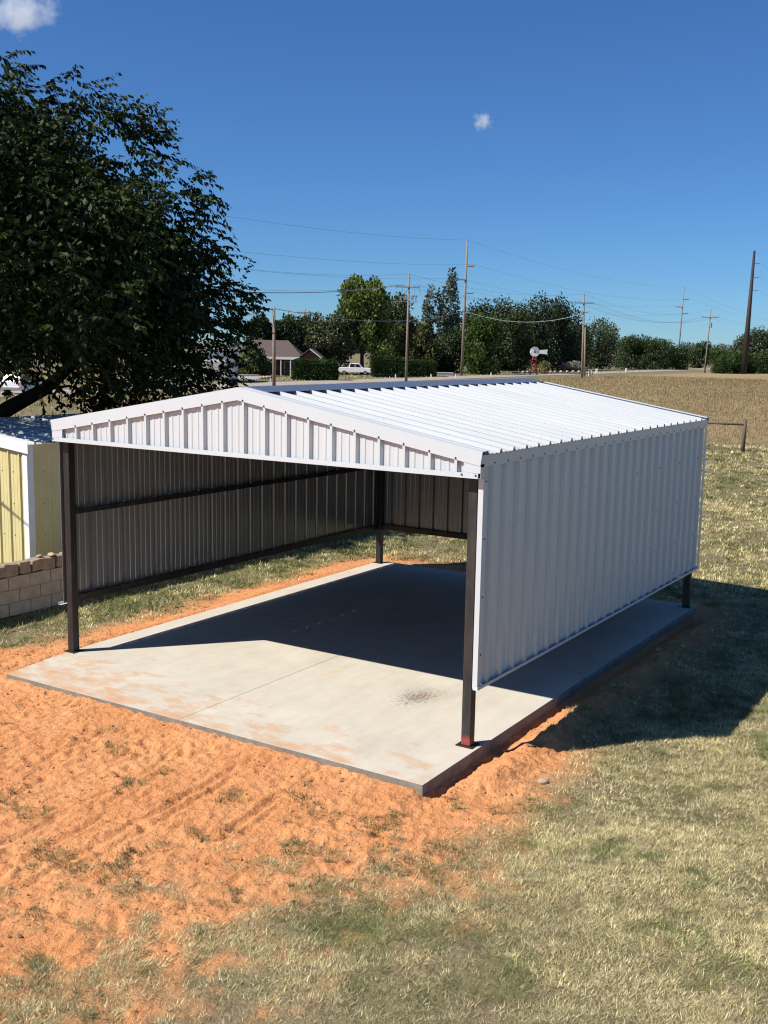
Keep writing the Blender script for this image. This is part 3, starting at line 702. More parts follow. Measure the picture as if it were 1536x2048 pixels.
rf = hipbox(MB(), X_(422), X_(606), -1.0, 9.6, 2.78, 5.25, 6.0, 2.6).build('roof', M['shingle'], hs)
mb = MB(); mb.extrude([(X_(599), -1.7, 2.68), (X_(621), -1.7, 3.95), (X_(621), -1.7, 4.12), (X_(598), -1.7, 2.82)], (0, 8, 0)).extrude([(X_(643), -1.7, 2.68), (X_(621), -1.7, 3.95), (X_(621), -1.7, 4.12), (X_(644), -1.7, 2.82)], (0, 8, 0)); mb.build('wing_roof', M['shingle'], hs)
MB().box((X_(534), -2.0, 2.42), (X_(601), -1.86, 2.80)).build('porch_fascia', M['white'], hs)
MB().box((X_(534), -1.86, 2.6), (X_(601), .5, 2.72)).build('porch_roof', M['shingle'], hs)
MB().extrude([(X_(621), -1.74, 4.12), (X_(644), -1.74, 2.80), (X_(644), -1.74, 2.62), (X_(621), -1.74, 3.92)], (0, .03, 0)).build('bargeboard', M['white'], hs)
for px in (564, 583, 596):
    MB().box((X_(px) - .07, -1.95, 0), (X_(px) + .07, -1.8, 2.45)).build('porch_column', M['white'], hs)
for px, w_, z0_, z1_ in ((544, 1.0, .9, 2.2), (575, .95, .05, 2.1), (590, 1.1, .8, 2.2)):
    fr = MB().box((X_(px) - w_/2 - .08, .52, z0_ - .08), (X_(px) + w_/2 + .08, .60, z1_ + .08)).build('door' if z0_ < .5 else 'window', M['white'], hs)
    MB().box((X_(px) - w_/2, .48, z0_), (X_(px) + w_/2, .52, z1_)).build('pane', M['glass'], fr)
fr = MB().box((X_(614), -1.28, .9), (X_(628), -1.21, 2.1)).build('window', M['white'], hs); MB().box((X_(615.2), -1.31, 1.0), (X_(626.8), -1.28, 2.0)).build('pane', M['glass'], fr)
# white outbuilding left of the house
wb_ = G(432, 765); k2 = 1 / ppm(wb_); ob = empty('white_outbuilding', wb_, VIEW_ANG, 'white metal outbuilding half hidden behind the shade tree', 'building')
MB().box((-40*k2, 0, 0), (27*k2, 7, 3.7)).build('wall', M['white'], ob)
rb = MB().box((-42*k2, -.3, 3.7), (29*k2, 7.3, 3.95)).build('roof', M['white'], ob)
for k in range(4): MB().box((27*k2 + .05 + k * 3.0*k2, -.4, 0), (27*k2 + .05 + (k * 3.0 + 2.6)*k2, -.36, 1.75)).build('fence_board', M['grey_metal'], ob)
for x in (-26, 4): 
    d_ = MB().box((x*k2 - 1.2, -.05, 0), (x*k2 + 1.2, -.01, 2.4)).build('door', M['concrete_pale'], ob)
lw = G(497, 759); k3 = 1 / ppm(lw); w_ = empty('garden_wall', lw, VIEW_ANG, 'low white garden wall in front of the brick house', 'wall')
MB().box((-24*k3, 0, 0), (21*k3, .3, .55)).build('wall_body', M['white'], w_, .03); MB().box((-24.5*k3, -.04, .55), (21.5*k3, .34, .63)).build('coping', M['concrete_pale'], w_, .02)
for i, px in enumerate((521, 527, 533, 539)):
    rock('garden_stone', tuple(G(px, 758) + Vector((0, 0, .15))), (.42, .3, .3), ['greyish garden stone touching the end of the white garden wall', 'second garden stone from the white wall', 'third garden stone from the white wall', 'garden stone nearest the plain utility pole'][i], 'garden stones', 60 + i)
# grey house glimpsed among the trees
gh = G(852, 744); gh = gh + Vector((-6, 10, 0)); k4 = 1 / ppm(gh); gho = empty('grey_roof_house', gh, VIEW_ANG, 'pale house with grey roof glimpsed between the trees behind the hedge', 'house')
MB().box((-38*k4, 0, 0), (24*k4, 7, 2.6)).build('wall', M['concrete_pale'], gho)
hipbox(MB(), -42*k4, 28*k4, -.6, 7.6, 2.62, 4.7, 2.5, 2.5).build('roof', M['shingle_grey'], gho)
fr = MB().box((4*k4, -.06, .9), (14*k4, -.01, 2.1)).build('window', M['white'], gho); MB().box((5*k4, -.09, 1.0), (13*k4, -.06, 2.0)).build('pane', M['glass'], fr)

def hedge(px0, px1, ytop, pyb, dpt, label, seed, c0=(.020,.042,.012), c1=(.058,.098,.024), rnd=.25):
    b = G((px0 + px1) / 2, pyb); k = 1 / ppm(b); w = (px1 - px0) * k; h = (pyb - ytop) * k
    t = empty('hedge', b, VIEW_ANG, label, 'hedge'); g = np.random.default_rng(seed); n = 9000
    # dense shell of small leaves on a rounded box
    u = g.uniform(-1, 1, (n, 3)); ax = g.choice(3, n, p=[.2, .4, .4]); sgn_ = np.sign(g.uniform(-1, 1, n)); u[np.arange(n), ax] = sgn_ * g.uniform(.86, 1.02, n)
    q = (np.abs(u) ** 6).sum(1) ** (1/6); u = u / np.maximum(1, q)[:, None]
    C = u * np.array((w/2, dpt/2, h/2)) + np.array((0, dpt/2, h/2)) + g.normal(size=(n, 3)) * .06
    C[:, 2] += (vnoise(C[:, 0] * 1.1 + 5, C[:, 1] * 1.1, seed) - .5) * .3 * (C[:, 2] > h * .6)
    C[:, 2] = np.maximum(C[:, 2], .02)
    d = unit(u + g.normal(size=(n, 3)) * .6 + np.array((0, 0, .4))); ln = g.uniform(.14, .30, n)
    V = leaf_quads(C, d, unit(g.normal(size=(n, 3)) + u), ln, ln * .7); ct = g.random(n)[:, None] * .6 + .4 * vnoise(C[:, 0] * .9, C[:, 2] * .9, seed + 1)[:, None]
    col = np.array(c0) * (1 - ct) + np.array(c1) * ct
    link('foliage', np_mesh('foliage', V, 4, np.repeat(col, 4, 0)), M['leaf_bg'], t)
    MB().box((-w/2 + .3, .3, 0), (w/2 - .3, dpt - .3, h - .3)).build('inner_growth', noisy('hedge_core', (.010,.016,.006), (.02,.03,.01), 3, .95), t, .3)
    return t
hedge(583, 673, 722, 761, 4.0, 'clipped green box hedge in front of the brick house', 3)
hedge(743, 812, 716, 755, 4.0, 'tall clipped hedge behind the crossarm utility pole', 4)
hedge(812, 872, 723, 754, 3.5, 'lower clipped hedge stretching right from the crossarm utility pole', 5)

# trees beyond the road, from left to right
T = bg_tree
gr = 'trees beyond the road'
T(520, 747, 52, 643, 'dark cedar rising behind the left end of the brown roof', DK0, DK1, 4200, .5, group=gr, nclump=22, up=.4)
T(572, 747, 66, 640, 'dark cedar rising behind the brown roof, right of the plain pole', DK0, DK1, 4600, .5, group=gr, nclump=24, up=.4)
T(607, 746, 32, 641, 'narrow dark cedar beside the small crossarm pole', DK0, DK1, 3000, .45, group=gr, nclump=18, up=.4)
T(655, 748, 92, 634, 'olive grey tree with dark limbs left of the tall yellow-green tree', (.045,.055,.025), (.115,.125,.06), 4600, .5, group=gr, nclump=26, rel=.28, z0f=.16)
T(724, 748, 128, 556, 'tall yellow-green leafy tree behind the white pickup', (.050,.078,.020), (.165,.195,.050), 11000, .50, group=gr, nclump=60, rel=.19, z0f=.2, up=.9, asp=.7, cone=.62)
T(778, 745, 82, 585, 'darker green tree joined to the right of the yellow-green tree', (.028,.042,.016), (.085,.100,.035), 6500, .5, group=gr, nclump=32, rel=.27, up=.4)
T(838, 744, 66, 642, 'olive tree right of the crossarm utility pole', (.045,.050,.018), (.14,.135,.055), 4200, .5, group=gr, nclump=24, rel=.27)
T(864, 743, 34, 578, 'thin sparse tree with grey-green tufts left of the tall pole', (.05,.065,.045), (.12,.14,.10), 1300, .5, group=gr, nclump=14, rel=.26, up=.8, z0f=.25)
T(896, 743, 50, 546, 'tall open grey-green conifer just left of the tall pole', (.045,.062,.045), (.11,.13,.09), 2000, .55, group=gr, nclump=30, cone=.86, rel=.22, up=.7, z0f=.08)
T(900, 746, 66, 668, 'dark rounded tree at the foot of the open conifer', DK0, DK1, 3600, .45, group=gr, nclump=20)
T(955, 741, 76, 618, 'dark tree directly right of the tall pole', DK0, DK1, 5200, .5, group=gr, nclump=26)
T(967, 749, 66, 640, 'bright green juniper in front of the dark trees', (.030,.056,.014), (.075,.118,.026), 6500, .42, group=gr, nclump=30, up=.9, trunk=False, z0f=0)
T(1016, 742, 84, 610, 'dark broad tree second to the right of the tall pole', (.022,.034,.015), (.075,.092,.036), 6000, .5, group=gr, nclump=30)
T(1072, 741, 78, 603, 'tallest dark tree of the grove behind the windmill', DK0, (.060,.080,.032), 6000, .5, group=gr, nclump=30, up=.3)
T(1036, 742, 58, 668, 'mid green bushy tree just left of the windmill', (.030,.044,.018), (.095,.115,.045), 4200, .45, group=gr, nclump=22)
T(1124, 741, 74, 606, 'dark tree at the right end of the grove', DK0, (.05,.068,.030), 5600, .5, group=gr, nclump=28, up=.3)
T(1152, 740, 46, 655, 'short dark tree filling in behind the double-armed pole', DK0, DK1, 3000, .45, group=gr, nclump=18)
T(1192, 738, 82, 650, 'olive green tree right of the double-armed pole', (.032,.045,.020), (.095,.110,.05), 5200, .5, group=gr, nclump=26)
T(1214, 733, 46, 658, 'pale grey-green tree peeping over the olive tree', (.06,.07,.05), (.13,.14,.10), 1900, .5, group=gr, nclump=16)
T(1262, 738, 72, 676, 'spiky green juniper left of the leaning pole', JU0, JU1, 5200, .45, group=gr, nclump=22, up=1.3, trunk=False, cone=.35)
T(1305, 739, 66, 676, 'spiky green juniper second from the leaning pole', JU0, JU1, 4800, .45, group=gr, nclump=22, up=1.3, trunk=False, cone=.35)
T(1345, 739, 56, 690, 'low spreading juniper at the foot of the leaning pole', JU0, (.05,.076,.030), 4000, .45, group=gr, nclump=20, up=1.1, trunk=False, cone=.3)
T(1398, 736, 46, 688, 'small round tree behind the slim crossarm pole', JU0, (.075,.095,.045), 2600, .6, group=gr, nclump=18)
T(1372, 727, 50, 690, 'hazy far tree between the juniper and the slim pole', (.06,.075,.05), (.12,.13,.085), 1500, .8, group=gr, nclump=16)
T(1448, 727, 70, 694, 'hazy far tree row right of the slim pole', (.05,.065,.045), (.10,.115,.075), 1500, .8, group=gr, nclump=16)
T(1510, 743, 78, 664, 'big grey-green tree at the right edge under the dark pole', (.030,.046,.024), (.085,.105,.055), 6200, .5, group=gr, nclump=30)
T(1562, 743, 80, 668, 'grey-green tree cut by the right edge of the view', (.030,.046,.024), (.085,.105,.055), 4000, .5, group=gr, nclump=28)
for px, w_, yt, lb in ((1440, 40, 704, 'round green juniper bush just right of the slim pole'), (1471, 38, 709, 'second round juniper bush from the slim pole'), (1497, 32, 713, 'small round juniper bush under the dark pole'), (1528, 34, 708, 'round juniper bush at the right edge of the view')):
    T(px, 747, w_, yt, lb, (.026,.048,.014), (.062,.100,.028), 3200, .36, name='bush', kind='bush', trunk=False, nclump=16, up=.8, z0f=.0, group='juniper bushes', rel=.45)
T(506, 752, 52, 700, 'leafy shrub beside the plain pole in front of the brick house', (.035,.050,.018), (.11,.13,.05), 4200, .36, name='bush', kind='bush', trunk=False, nclump=22, z0f=.0)
T(1147, 744, 36, 727, 'low grey desert shrub left of the double-armed pole', (.13,.12,.10), (.24,.22,.19), 1500, .3, name='bush', kind='bush', trunk=False, nclump=12, z0f=0, up=.9, rel=.5)
T(1085, 748, 22, 726, 'yellowish weedy shrub beside the red windmill', (.12,.12,.045), (.24,.22,.10), 900, .3, name='bush', kind='bush', trunk=False, nclump=10, z0f=0, up=1.2, rel=.5)
# bare tree
b = G(1232, 735); bo = empty('bare_tree', b, 0, 'bare pale tree standing between the olive tree and the spiky junipers', 'tree'); mb = MB(); r_ = random.Random(4)
limbs(mb, (0, 0, 0), (0, 0, 4.5), .16, .08, 3)
mb.build('trunk', M['bark_bg'], bo); mb = MB()
for k in range(22):
    a = r_.uniform(0, 6.28); z = r_.uniform(1.6, 4.5); q = r_.uniform(.5, 1.9); limbs(mb, (0, 0, z), (math.cos(a) * q, math.sin(a) * q, z + r_.uniform(1.2, 3.4)), .05, .012, k, 4, 5)
o = mb.build('branches', M['concrete_pale'], bo)
# distant tree belt along the horizon
V = []; cc_ = []
g = np.random.default_rng(5)
for k in range(70):
    d_ = ray(0, 700); a = -32 + g.uniform(-38, 38); dist = g.uniform(700, 1100); cx_ = CAM[0] + math.sin(R(a)) * dist; cy_ = CAM[1] + math.cos(R(a)) * dist
    n = 160; q = unit(g.normal(size=(n, 3))); hgt = g.uniform(4, 9); C = np.array((cx_, cy_, 3.0)) + q * np.array((g.uniform(8, 22), g.uniform(8, 22), hgt)) * (g.random(n) ** .4)[:, None]; C[:, 2] = np.abs(C[:, 2] - 1) + 1
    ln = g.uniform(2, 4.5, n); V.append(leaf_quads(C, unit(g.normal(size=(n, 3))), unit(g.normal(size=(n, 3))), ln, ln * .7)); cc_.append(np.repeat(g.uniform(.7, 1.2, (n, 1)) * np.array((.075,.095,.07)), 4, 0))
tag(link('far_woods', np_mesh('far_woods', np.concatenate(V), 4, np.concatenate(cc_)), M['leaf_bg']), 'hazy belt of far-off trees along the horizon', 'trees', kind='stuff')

# ------------------------------------------------------------------ pickup and car
def wheel(parent, x, y, r=.36, w=.24):
    t = MB().tube([(x, y - w/2, r), (x, y - w/2 + .03, r), (x, y + w/2 - .03, r), (x, y + w/2, r)], [r - .04, r, r, r - .04], 18).build('wheel', M['tyre'], parent)
    s = -1 if y < 0 else 1
    MB().tube([(x, y + s * (w/2 - .02), r), (x, y + s * (w/2 + .012), r)], [.21, .19], 14).build('rim', M['chrome'], t)
def vehicle(name, loc, rz, label, cat, side, cabpoly, glass, length, width, wheels, extra=None):
    t = empty(name, loc, rz, label, cat)
    w = width / 2
    body = MB().extrude([(x, -w, z) for x, z in side], (0, width, 0)).build('body', M['carwhite'], t, .06)
    MB().extrude([(x, -w + .12, z) for x, z in cabpoly], (0, width - .24, 0)).build('cab', M['carwhite'], t, .07)
    for poly in glass:
        for s in (-1, 1):
            y = s * (w - .12); MB().extrude([(x, y, z) for x, z in poly], (0, s * .012, 0)).build('side_window', M['glass'], t)
    for x in wheels:
        for s in (-1, 1):
            wheel(t, x, s * (w - .10))
    fx, bx = side[0][0], side[-1][0]
    for s in (-1, 1):
        MB().box((length/2 - .06, s * (w - .30) - .14, .78), (length/2 + .015, s * (w - .30) + .14, .95)).build('headlight', M['chrome'], t, .02)
        MB().box((-length/2 - .015, s * (w - .14) - .07, .75), (-length/2 + .05, s * (w - .14) + .07, 1.05)).build('tail_light', M['red'], t, .02)
    for x0, x1 in ((length/2 - .1, length/2 + .10), (-length/2 - .10, -length/2 + .1)):
        MB().box((x0, -w + .05, .48), (x1, w - .05, .66)).build('bumper', M['chrome'], t, .03)
    return t
pk = G(710, 750)
vehicle('pickup_truck', pk, VIEW_ANG - .08, 'white pickup truck parked under the yellow-green tree between the hedges', 'pickup',
        [(2.75,.45),(2.75,1.02),(2.6,1.12),(1.25,1.20),(1.2,1.22),(-2.75,1.22),(-2.75,.45)], [(1.35,1.14),(.75,1.86),(-.75,1.90),(-.95,1.14)],
        [[(1.12,1.22),(.68,1.74),(.12,1.76),(.12,1.22)], [(.02,1.22),(.02,1.76),(-.66,1.78),(-.76,1.22)]], 5.5, 1.95, (1.75, -1.65))
cr = G(52, 788)
vehicle('suv_car', cr, VIEW_ANG + 1.32, 'white car glimpsed under the low limb of the shade tree', 'car',
        [(2.2,.42),(2.2,.95),(1.1,1.08),(-2.2,1.10),(-2.2,.42)], [(1.15,1.02),(.45,1.68),(-1.75,1.70),(-2.15,1.02)],
        [[(.92,1.12),(.42,1.56),(-.35,1.58),(-.35,1.12)], [(-.45,1.12),(-.45,1.58),(-1.62,1.58),(-1.88,1.12)]], 4.4, 1.85, (1.4, -1.4))

# ------------------------------------------------------------------ windmill
wp = G(1067, 750); wm = empty('windmill', wp, VIEW_ANG, 'small ornamental windmill with red lattice tower and white wheel', 'windmill'); kw = 1 / ppm(wp)
hh = (750 - 704) * kw; bw_ = .62
lg = [(-1,-1),(1,-1),(1,1),(-1,1)]
for a, c in lg: MB().beam((a * bw_, c * bw_, 0), (a * .12, c * .12, hh - .25), .09, .09).build('tower_leg', M['red'], wm)
for i in range(4):
    a, c = lg[i]; a2, c2 = lg[(i+1) % 4]
    for z0_, z1_ in ((.35, hh * .34), (hh * .34, hh * .66)):
        f0 = lambda z: bw_ + (.12 - bw_) * z / (hh - .25)
        MB().beam((a * f0(z0_), c * f0(z0_), z0_), (a2 * f0(z1_), c2 * f0(z1_), z1_), .05, .05).build('brace', M['red'], wm)
        MB().beam((a * f0(z1_), c * f0(z1_), z1_), (a2 * f0(z1_), c2 * f0(z1_), z1_), .06, .06).build('cross_rail', M['red'], wm)
MB().box((-.5, -.5, hh * .66), (.5, .5, hh * .66 + .07)).build('platform', M['red'], wm)
wr = 9.3 * kw
wh = MB().tube([(0, -.55, hh), (0, .35, hh)], .12, 10).build('hub', M['grey_metal'], wm)
bl = MB().add([(-.05, 0, .22), (.05, .04, .22), (.16, .10, wr / 1.0 * .97), (-.16, -.04, wr * .97)], [(0,1,2,3)]).mesh('blade'); bl.materials.append(M['white'])
for k in range(18):
    o = bpy.data.objects.new('blade', bl); COL.objects.link(o); o.parent = wm; o.location = (0, -.5, hh); o.rotation_euler = (0, k * 2 * math.pi / 18, 0)
    s_ = o.modifiers.new('t', 'SOLIDIFY'); s_.thickness = .012
for rr_ in (.55, 1.0):
    MB().tube([(math.cos(t) * wr * rr_, -.46, hh + math.sin(t) * wr * rr_) for t in np.linspace(0, 2 * math.pi, 33)], .025, 5, False).build('wheel_ring', M['white'], wm)
MB().beam((0, .3, hh), (.95, .3, hh), .05, .05).build('vane_arm', M['white'], wm)
MB().extrude([(.95, .28, hh - .32), (2.5, .28, hh - .45), (2.35, .28, hh), (2.5, .28, hh + .45), (.95, .28, hh + .32)], (0, .03, 0)).build('vane', M['white'], wm)
wm.children[-1].name = 'vane'
# garden edging stones by the windmill
pos_lab = ['first pale edging stone left of the windmill', 'second pale edging stone left of the windmill', 'pale edging stone under the windmill tower', 'first pale edging stone right of the windmill', 'second pale edging stone right of the windmill', 'third pale edging stone right of the windmill', 'fourth pale edging stone right of the windmill', 'fifth pale edging stone right of the windmill', 'sixth pale edging stone right of the windmill', 'pale edging stone beside the grey desert shrub', 'pale edging stone nearest the double-armed pole']
for i, px in enumerate((1046, 1055, 1063, 1078, 1092, 1101, 1110, 1122, 1134, 1146, 1158)):
    rock('edging_stone', tuple(G(px, 747 - (px - 1046) * .012) + Vector((0, 0, .22))), (.38, .3, .34), pos_lab[i], 'edging stones by the windmill', 80 + i)
pe = G(1110, 748); MB_ = MB().box((-9, 0, 0), (9, .3, .28)).build('timber_edging', M['post_wood']); MB_.location = G(1106, 747.6); MB_.rotation_euler = (0, 0, VIEW_ANG + .35); tag(MB_, 'dark timber kerb below the row of edging stones', 'kerb')
# benches / utility box / markers
def table(px, py, label):
    b = G(px, py); t = empty('garden_bench', b, VIEW_ANG, label, 'bench'); MB().box((-1.1, -.25, .42), (1.1, .25, .52)).build('seat', M['concrete_pale'], t, .02)
    for x in (-.75, .75): MB().box((x - .12, -.2, 0), (x + .12, .2, .42)).build('leg', M['concrete_pale'], t, .02)
table(990, 748, 'pale concrete bench left of the windmill'); table(1043, 741, 'shaded concrete bench right behind the windmill stones')
ub = G(887, 752); u = empty('utility_box', ub, VIEW_ANG, 'long pale concrete utility box beside the foot of the tall pole', 'utility box'); kq = 1 / ppm(ub)
MB().box((-19*kq, 0, 0), (19*kq, 1.2, .42)).build('box_body', M['concrete_pale'], u, .04); MB().box((-20*kq, -.06, .42), (20*kq, 1.26, .58)).build('lid', M['concrete_pale'], u, .03)
for px, py, w_, h_, lab in ((791, 757, 2.2, 9, 'white marker post left of the crossarm pole'), (862, 757, 2.4, 9, 'white marker post left of the utility box'), (911, 756, 2.4, 8, 'white marker post just left of the tall pole'), (982, 754, 2.4, 9, 'white marker post in front of the pale bench'), (1180, 753, 6, 13, 'stout white roadside marker beside the double-armed pole'), (1193, 746, 3.5, 9, 'brownish marker post behind the stout white marker'), (1252, 744, 3, 8, 'white marker post in front of the spiky junipers'), (541, 763, 2.4, 7, 'white marker post left of the plain pole')):
    b = G(px, py); k = 1 / ppm(b); t = empty('marker_post', b, VIEW_ANG, lab, 'marker post', 'roadside marker posts')
    MB().box((-w_*k/2, -w_*k/2, -.1), (w_*k/2, w_*k/2, h_*k*.86)).build('post_shaft', M['white' if 'white' in lab else 'concrete_pale'], t, .02)
    MB().box((-w_*k*.42, -w_*k*.42, h_*k*.86), (w_*k*.42, w_*k*.42, h_*k)).build('post_cap', M['concrete_pale'], t, .02)

# ------------------------------------------------------------------ utility poles and wires
def pole(px_b, py_b, px_t, py_t, r0, r1, label, arms=(), mat='wood_pole', name='utility_pole', n=10):
    """arms: (dx0,dx1 metres along the view's right, metres below top)"""
    b = G(px_b, py_b); d = depth(b); q = CAM + ray(px_t, py_t) * d; top = Vector(q) - b
    t = empty(name, b, 0, label, 'pole')
    MB().tube([(0, 0, -.3), top * .5, top], [r0, (r0 + r1) / 2, r1], n).build('shaft', M[mat], t, smooth=True)
    ax = Vector((math.cos(VIEW_ANG), math.sin(VIEW_ANG), 0)); ends = []
    for (a0, a1, dz, ww) in arms:
        c = top * (1 - dz / top.length); e0 = c + ax * a0; e1 = c + ax * a1
        MB().beam(e0 + Vector((-ax.y, ax.x, 0)) * -(r0 * .9), e1 + Vector((-ax.y, ax.x, 0)) * -(r0 * .9), ww, ww).build('crossarm', M[mat], t)
        if a0 * a1 < 0:
            xs = [a0 * .95, a0 * .45, a1 * .45, a1 * .95]
        else: xs = [a1 if abs(a1) > abs(a0) else a0]
        for x in xs:
            p_ = c + ax * x - Vector((-ax.y, ax.x, 0)) * (r0 * .9)
            MB().tube([p_ + Vector((0, 0, ww / 2)), p_ + Vector((0, 0, ww / 2 + .22))], [.06, .04], 6).build('insulator', M['grey_metal'], t)
            ends.append(b + p_ + Vector((0, 0, ww / 2 + .22)))
    return t, b + top, ends
pA, topA, eA = pole(548, 775, 548, 615, .19, .14, 'plain weathered wood pole left of the clipped hedge, before the brick house')
pB, topB, eB = pole(812, 763, 818.5, 548, .20, .12, 'wooden utility pole with crossarm and hanging fuse cutouts behind the carport ridge', [(-1.75, 1.45, 1.75, .13)])
pC, topC, eC = pole(923, 751, 935, 480, .26, .15, 'tallest wooden transmission pole with three staggered arms, left of the grove', [(.1, 1.35, 4.5, .2), (-1.6, -.1, 6.8, .2), (.1, 1.4, 9.1, .2)])
pD, topD, eD = pole(1164, 756, 1168.5, 588, .22, .13, 'double-armed wooden utility pole right of the windmill grove', [(-1.6, 1.65, 1.55, .13), (-.55, .75, 3.1, .11)])
pE, topE, eE = pole(1354, 739, 1368.5, 574, .24, .14, 'leaning wooden transmission pole behind the spiky junipers', [(.1, 1.6, 3.6, .22), (-2.0, -.1, 5.7, .22), (.1, 1.6, 7.6, .22)])
pF, topF, eF = pole(1409, 746, 1422, 619, .20, .12, 'slim wooden utility pole with one crossarm right of the leaning pole', [(-2.0, 2.0, 1.9, .13)])
pG, topG, eG = pole(1487, 748, 1509, 502, .72, .26, 'thick dark brown steel transmission pole at the right edge', [(.2, 1.3, 3.0, .10), (.3, 1.3, 6.2, .10), (.35, 1.3, 9.2, .10)], 'dark_pole', n=16)
pH, topH, eH = pole(1012, 737, 1016, 588, .2, .12, 'distant pole tip standing up behind the dark grove')
pI, topI, eI = pole(575, 737, 577, 619, .2, .12, 'distant plain pole behind the house cedars')
pJ, topJ, eJ = pole(607, 738, 610, 619, .22, .13, 'distant pole with small crossarm behind the house cedars', [(-1.5, 1.5, .6, .14)])
pK, topK, eK = pole(1169, 753, 1170.5, 655, .17, .12, 'short stub pole standing against the double-armed pole')
# fuse cutouts and transformer cans on the crossarm pole
k = ppm(G(812, 763)); axv = Vector((math.cos(VIEW_ANG), math.sin(VIEW_ANG), 0)); bB = G(812, 763)
for dx in (-1.05, -.55, .55, .95):
    c = (topB - bB) * (1 - 3.5 / 14.5) + axv * dx
    can = MB().tube([c + Vector((0, 0, -.05)), c + Vector((0, 0, .5))], .11, 8).build('fuse_cutout', M['grey_metal'], pB)
    MB().beam(c + axv * -.25 + Vector((0, 0, .5)), c + axv * .25 + Vector((0, 0, .55)), .08, .08).build('cutout_bracket', M['dark_pole'], can)
MB().beam((topB - bB) * (1 - 3.75 / 14.5) - axv * 1.3, (topB - bB) * (1 - 3.75 / 14.5) + axv * 1.2, .1, .1).build('equipment_arm', M['wood_pole'], pB)
for s0, s1 in ((-1.6, -1.05), (-.8, -.55), (.7, .55), (1.4, .95)):
    p0 = (topB - bB) * (1 - 1.6 / 14.5) + axv * s0; p1 = (topB - bB) * (1 - 3.1 / 14.5) + axv * s1; mid = (p0 + p1) / 2 + axv * (s0 - s1) * .9 + Vector((0, 0, -.5))
    MB().tube([p0, mid, p1], .02, 5).build('jumper_wire', M['wire'], pB)
for zf in (.62, .55):
    pass
can = (topF - G(1409, 746)); MB().tube([can * .72 + axv * .35, can * .79 + axv * .35], .28, 10).build('transformer_can', M['grey_metal'], pF)
def wire(p0, p1, sag, label, r=.013, mat='wire', n=14):
    p0 = Vector(p0); p1 = Vector(p1); mb = MB()
    mb.tube([p0.lerp(p1, t) - Vector((0, 0, sag * 4 * t * (1 - t))) for t in np.linspace(0, 1, n)], r, 5)
    return tag(mb.build('overhead_wire', M[mat]), label, 'wire', 'overhead wires')
def far(px, py, d): return Vector(CAM + ray(px, py) * d)
wire(far(-60, 345, 70), topC, 1.0, 'topmost overhead wire from the shade tree to the tip of the tallest pole')
wire(far(-40, 438, 75), eC[0], 1.0, 'overhead wire meeting the upper right arm of the tallest pole from the left')
wire(far(-60, 470, 75), eC[1], 1.2, 'overhead wire meeting the left arm of the tallest pole from the left')
wire(far(-60, 450, 75), topB, 1.3, 'overhead wire ending at the tip of the crossarm pole')
wire(far(-60, 505, 60), eB[0], 1.4, 'faint overhead wire from the shade tree to the left end of the crossarm')
wire(far(-60, 536, 60), eB[1], 1.2, 'thicker overhead wire from the shade tree to the crossarm pole', .04)
wire(topC, topE, 2.0, 'top wire running from the tallest pole to the leaning pole')
wire(eC[0], eE[0], 2.2, 'wire from the upper right arm of the tallest pole to the leaning pole')
wire(eC[1], eE[1], 2.0, 'wire from the left arm of the tallest pole to the leaning pole')
wire(eC[2], eE[2], 2.2, 'wire from the lowest arm of the tallest pole to the leaning pole')
wire(topB, topD, 1.2, 'wire from the tip of the crossarm pole to the tip of the double-armed pole')
for i, nm in enumerate(('leftmost', 'second', 'third', 'rightmost')):
    wire(eB[i], eD[i], 1.3, nm + ' of the four wires from the crossarm pole to the double-armed pole')
    wire(eD[i], eF[i], 2.4, nm + ' of the four wires from the double-armed pole to the slim pole')
wire(topD, topF, 2.2, 'wire between the tips of the double-armed pole and the slim pole')
endR = far(1640, 650, 330)
for i, nm in enumerate(('lower', 'upper')): wire(eF[i * 2], endR + Vector((0, 0, i * 1.2)), 2.0, nm + ' wire leaving the slim pole towards the right edge')
wire(topE, far(1640, 655, 420), 2.5, 'top wire leaving the leaning pole towards the right edge'); wire(eE[0], far(1640, 645, 400), 2.5, 'wire leaving the upper arm of the leaning pole to the right')
for i, nm in enumerate(('upper', 'middle', 'lower')): wire(eG[i], far(1640, 590 + 22 * i, 330), 1.0, nm + ' wire leaving the thick dark pole at the right edge')
dC = depth(topC); cab = far(929, 622, dC)
wire(topA - Vector((0, 0, .1)), far(300, 640, 105), .6, 'telephone cable from the plain pole leftwards behind the shade tree', .035)
wire(topA - Vector((0, 0, .1)), cab, 1.5, 'telephone cable from the plain pole to the tallest pole', .035)
wire(cab, far(1164, 628, depth(topD)), 1.6, 'pale sagging cable in front of the grove between the tallest and the double-armed pole', .045, 'cable')
for q, nm in ((far(1290, 672, 500), 'far'), (far(1290, 678, 500), 'farther')):
    wire(q, far(1640, 682, 480), 3.0, nm + ' thin wire low in the sky behind the slim pole', .03)

# ------------------------------------------------------------------ field fence by the carport's back corner
fb = G(1485, 904); fn = empty('fence_corner', fb, 0, 'old wooden fence corner post with a brace rail at the field edge', 'fence'); kf = 1 / ppm(fb)
r_ = random.Random(3)
MB().tube([(0, 0, -.2), (.02, 0, .8), (.035, .01, 1.46)], [.088, .082, .075], 9).build('post', M['post_wood'], fn, smooth=True)
MB().tube([(-2.6, -.3, -.2), (-2.58, -.3, 1.44)], [.085, .075], 9).build('post', M['post_wood'], fn, smooth=True)
MB().tube([(.0, -.02, 1.20), (-2.56, -.3, 1.22)], [.045, .05], 8).build('rail', M['post_wood'], fn, smooth=True)
for z in (.35, .75, 1.1):
    MB().tube([(-2.6, -.3, z), (-9, -.9, z)], .006, 5).build('fence_wire', M['wire'], fn)

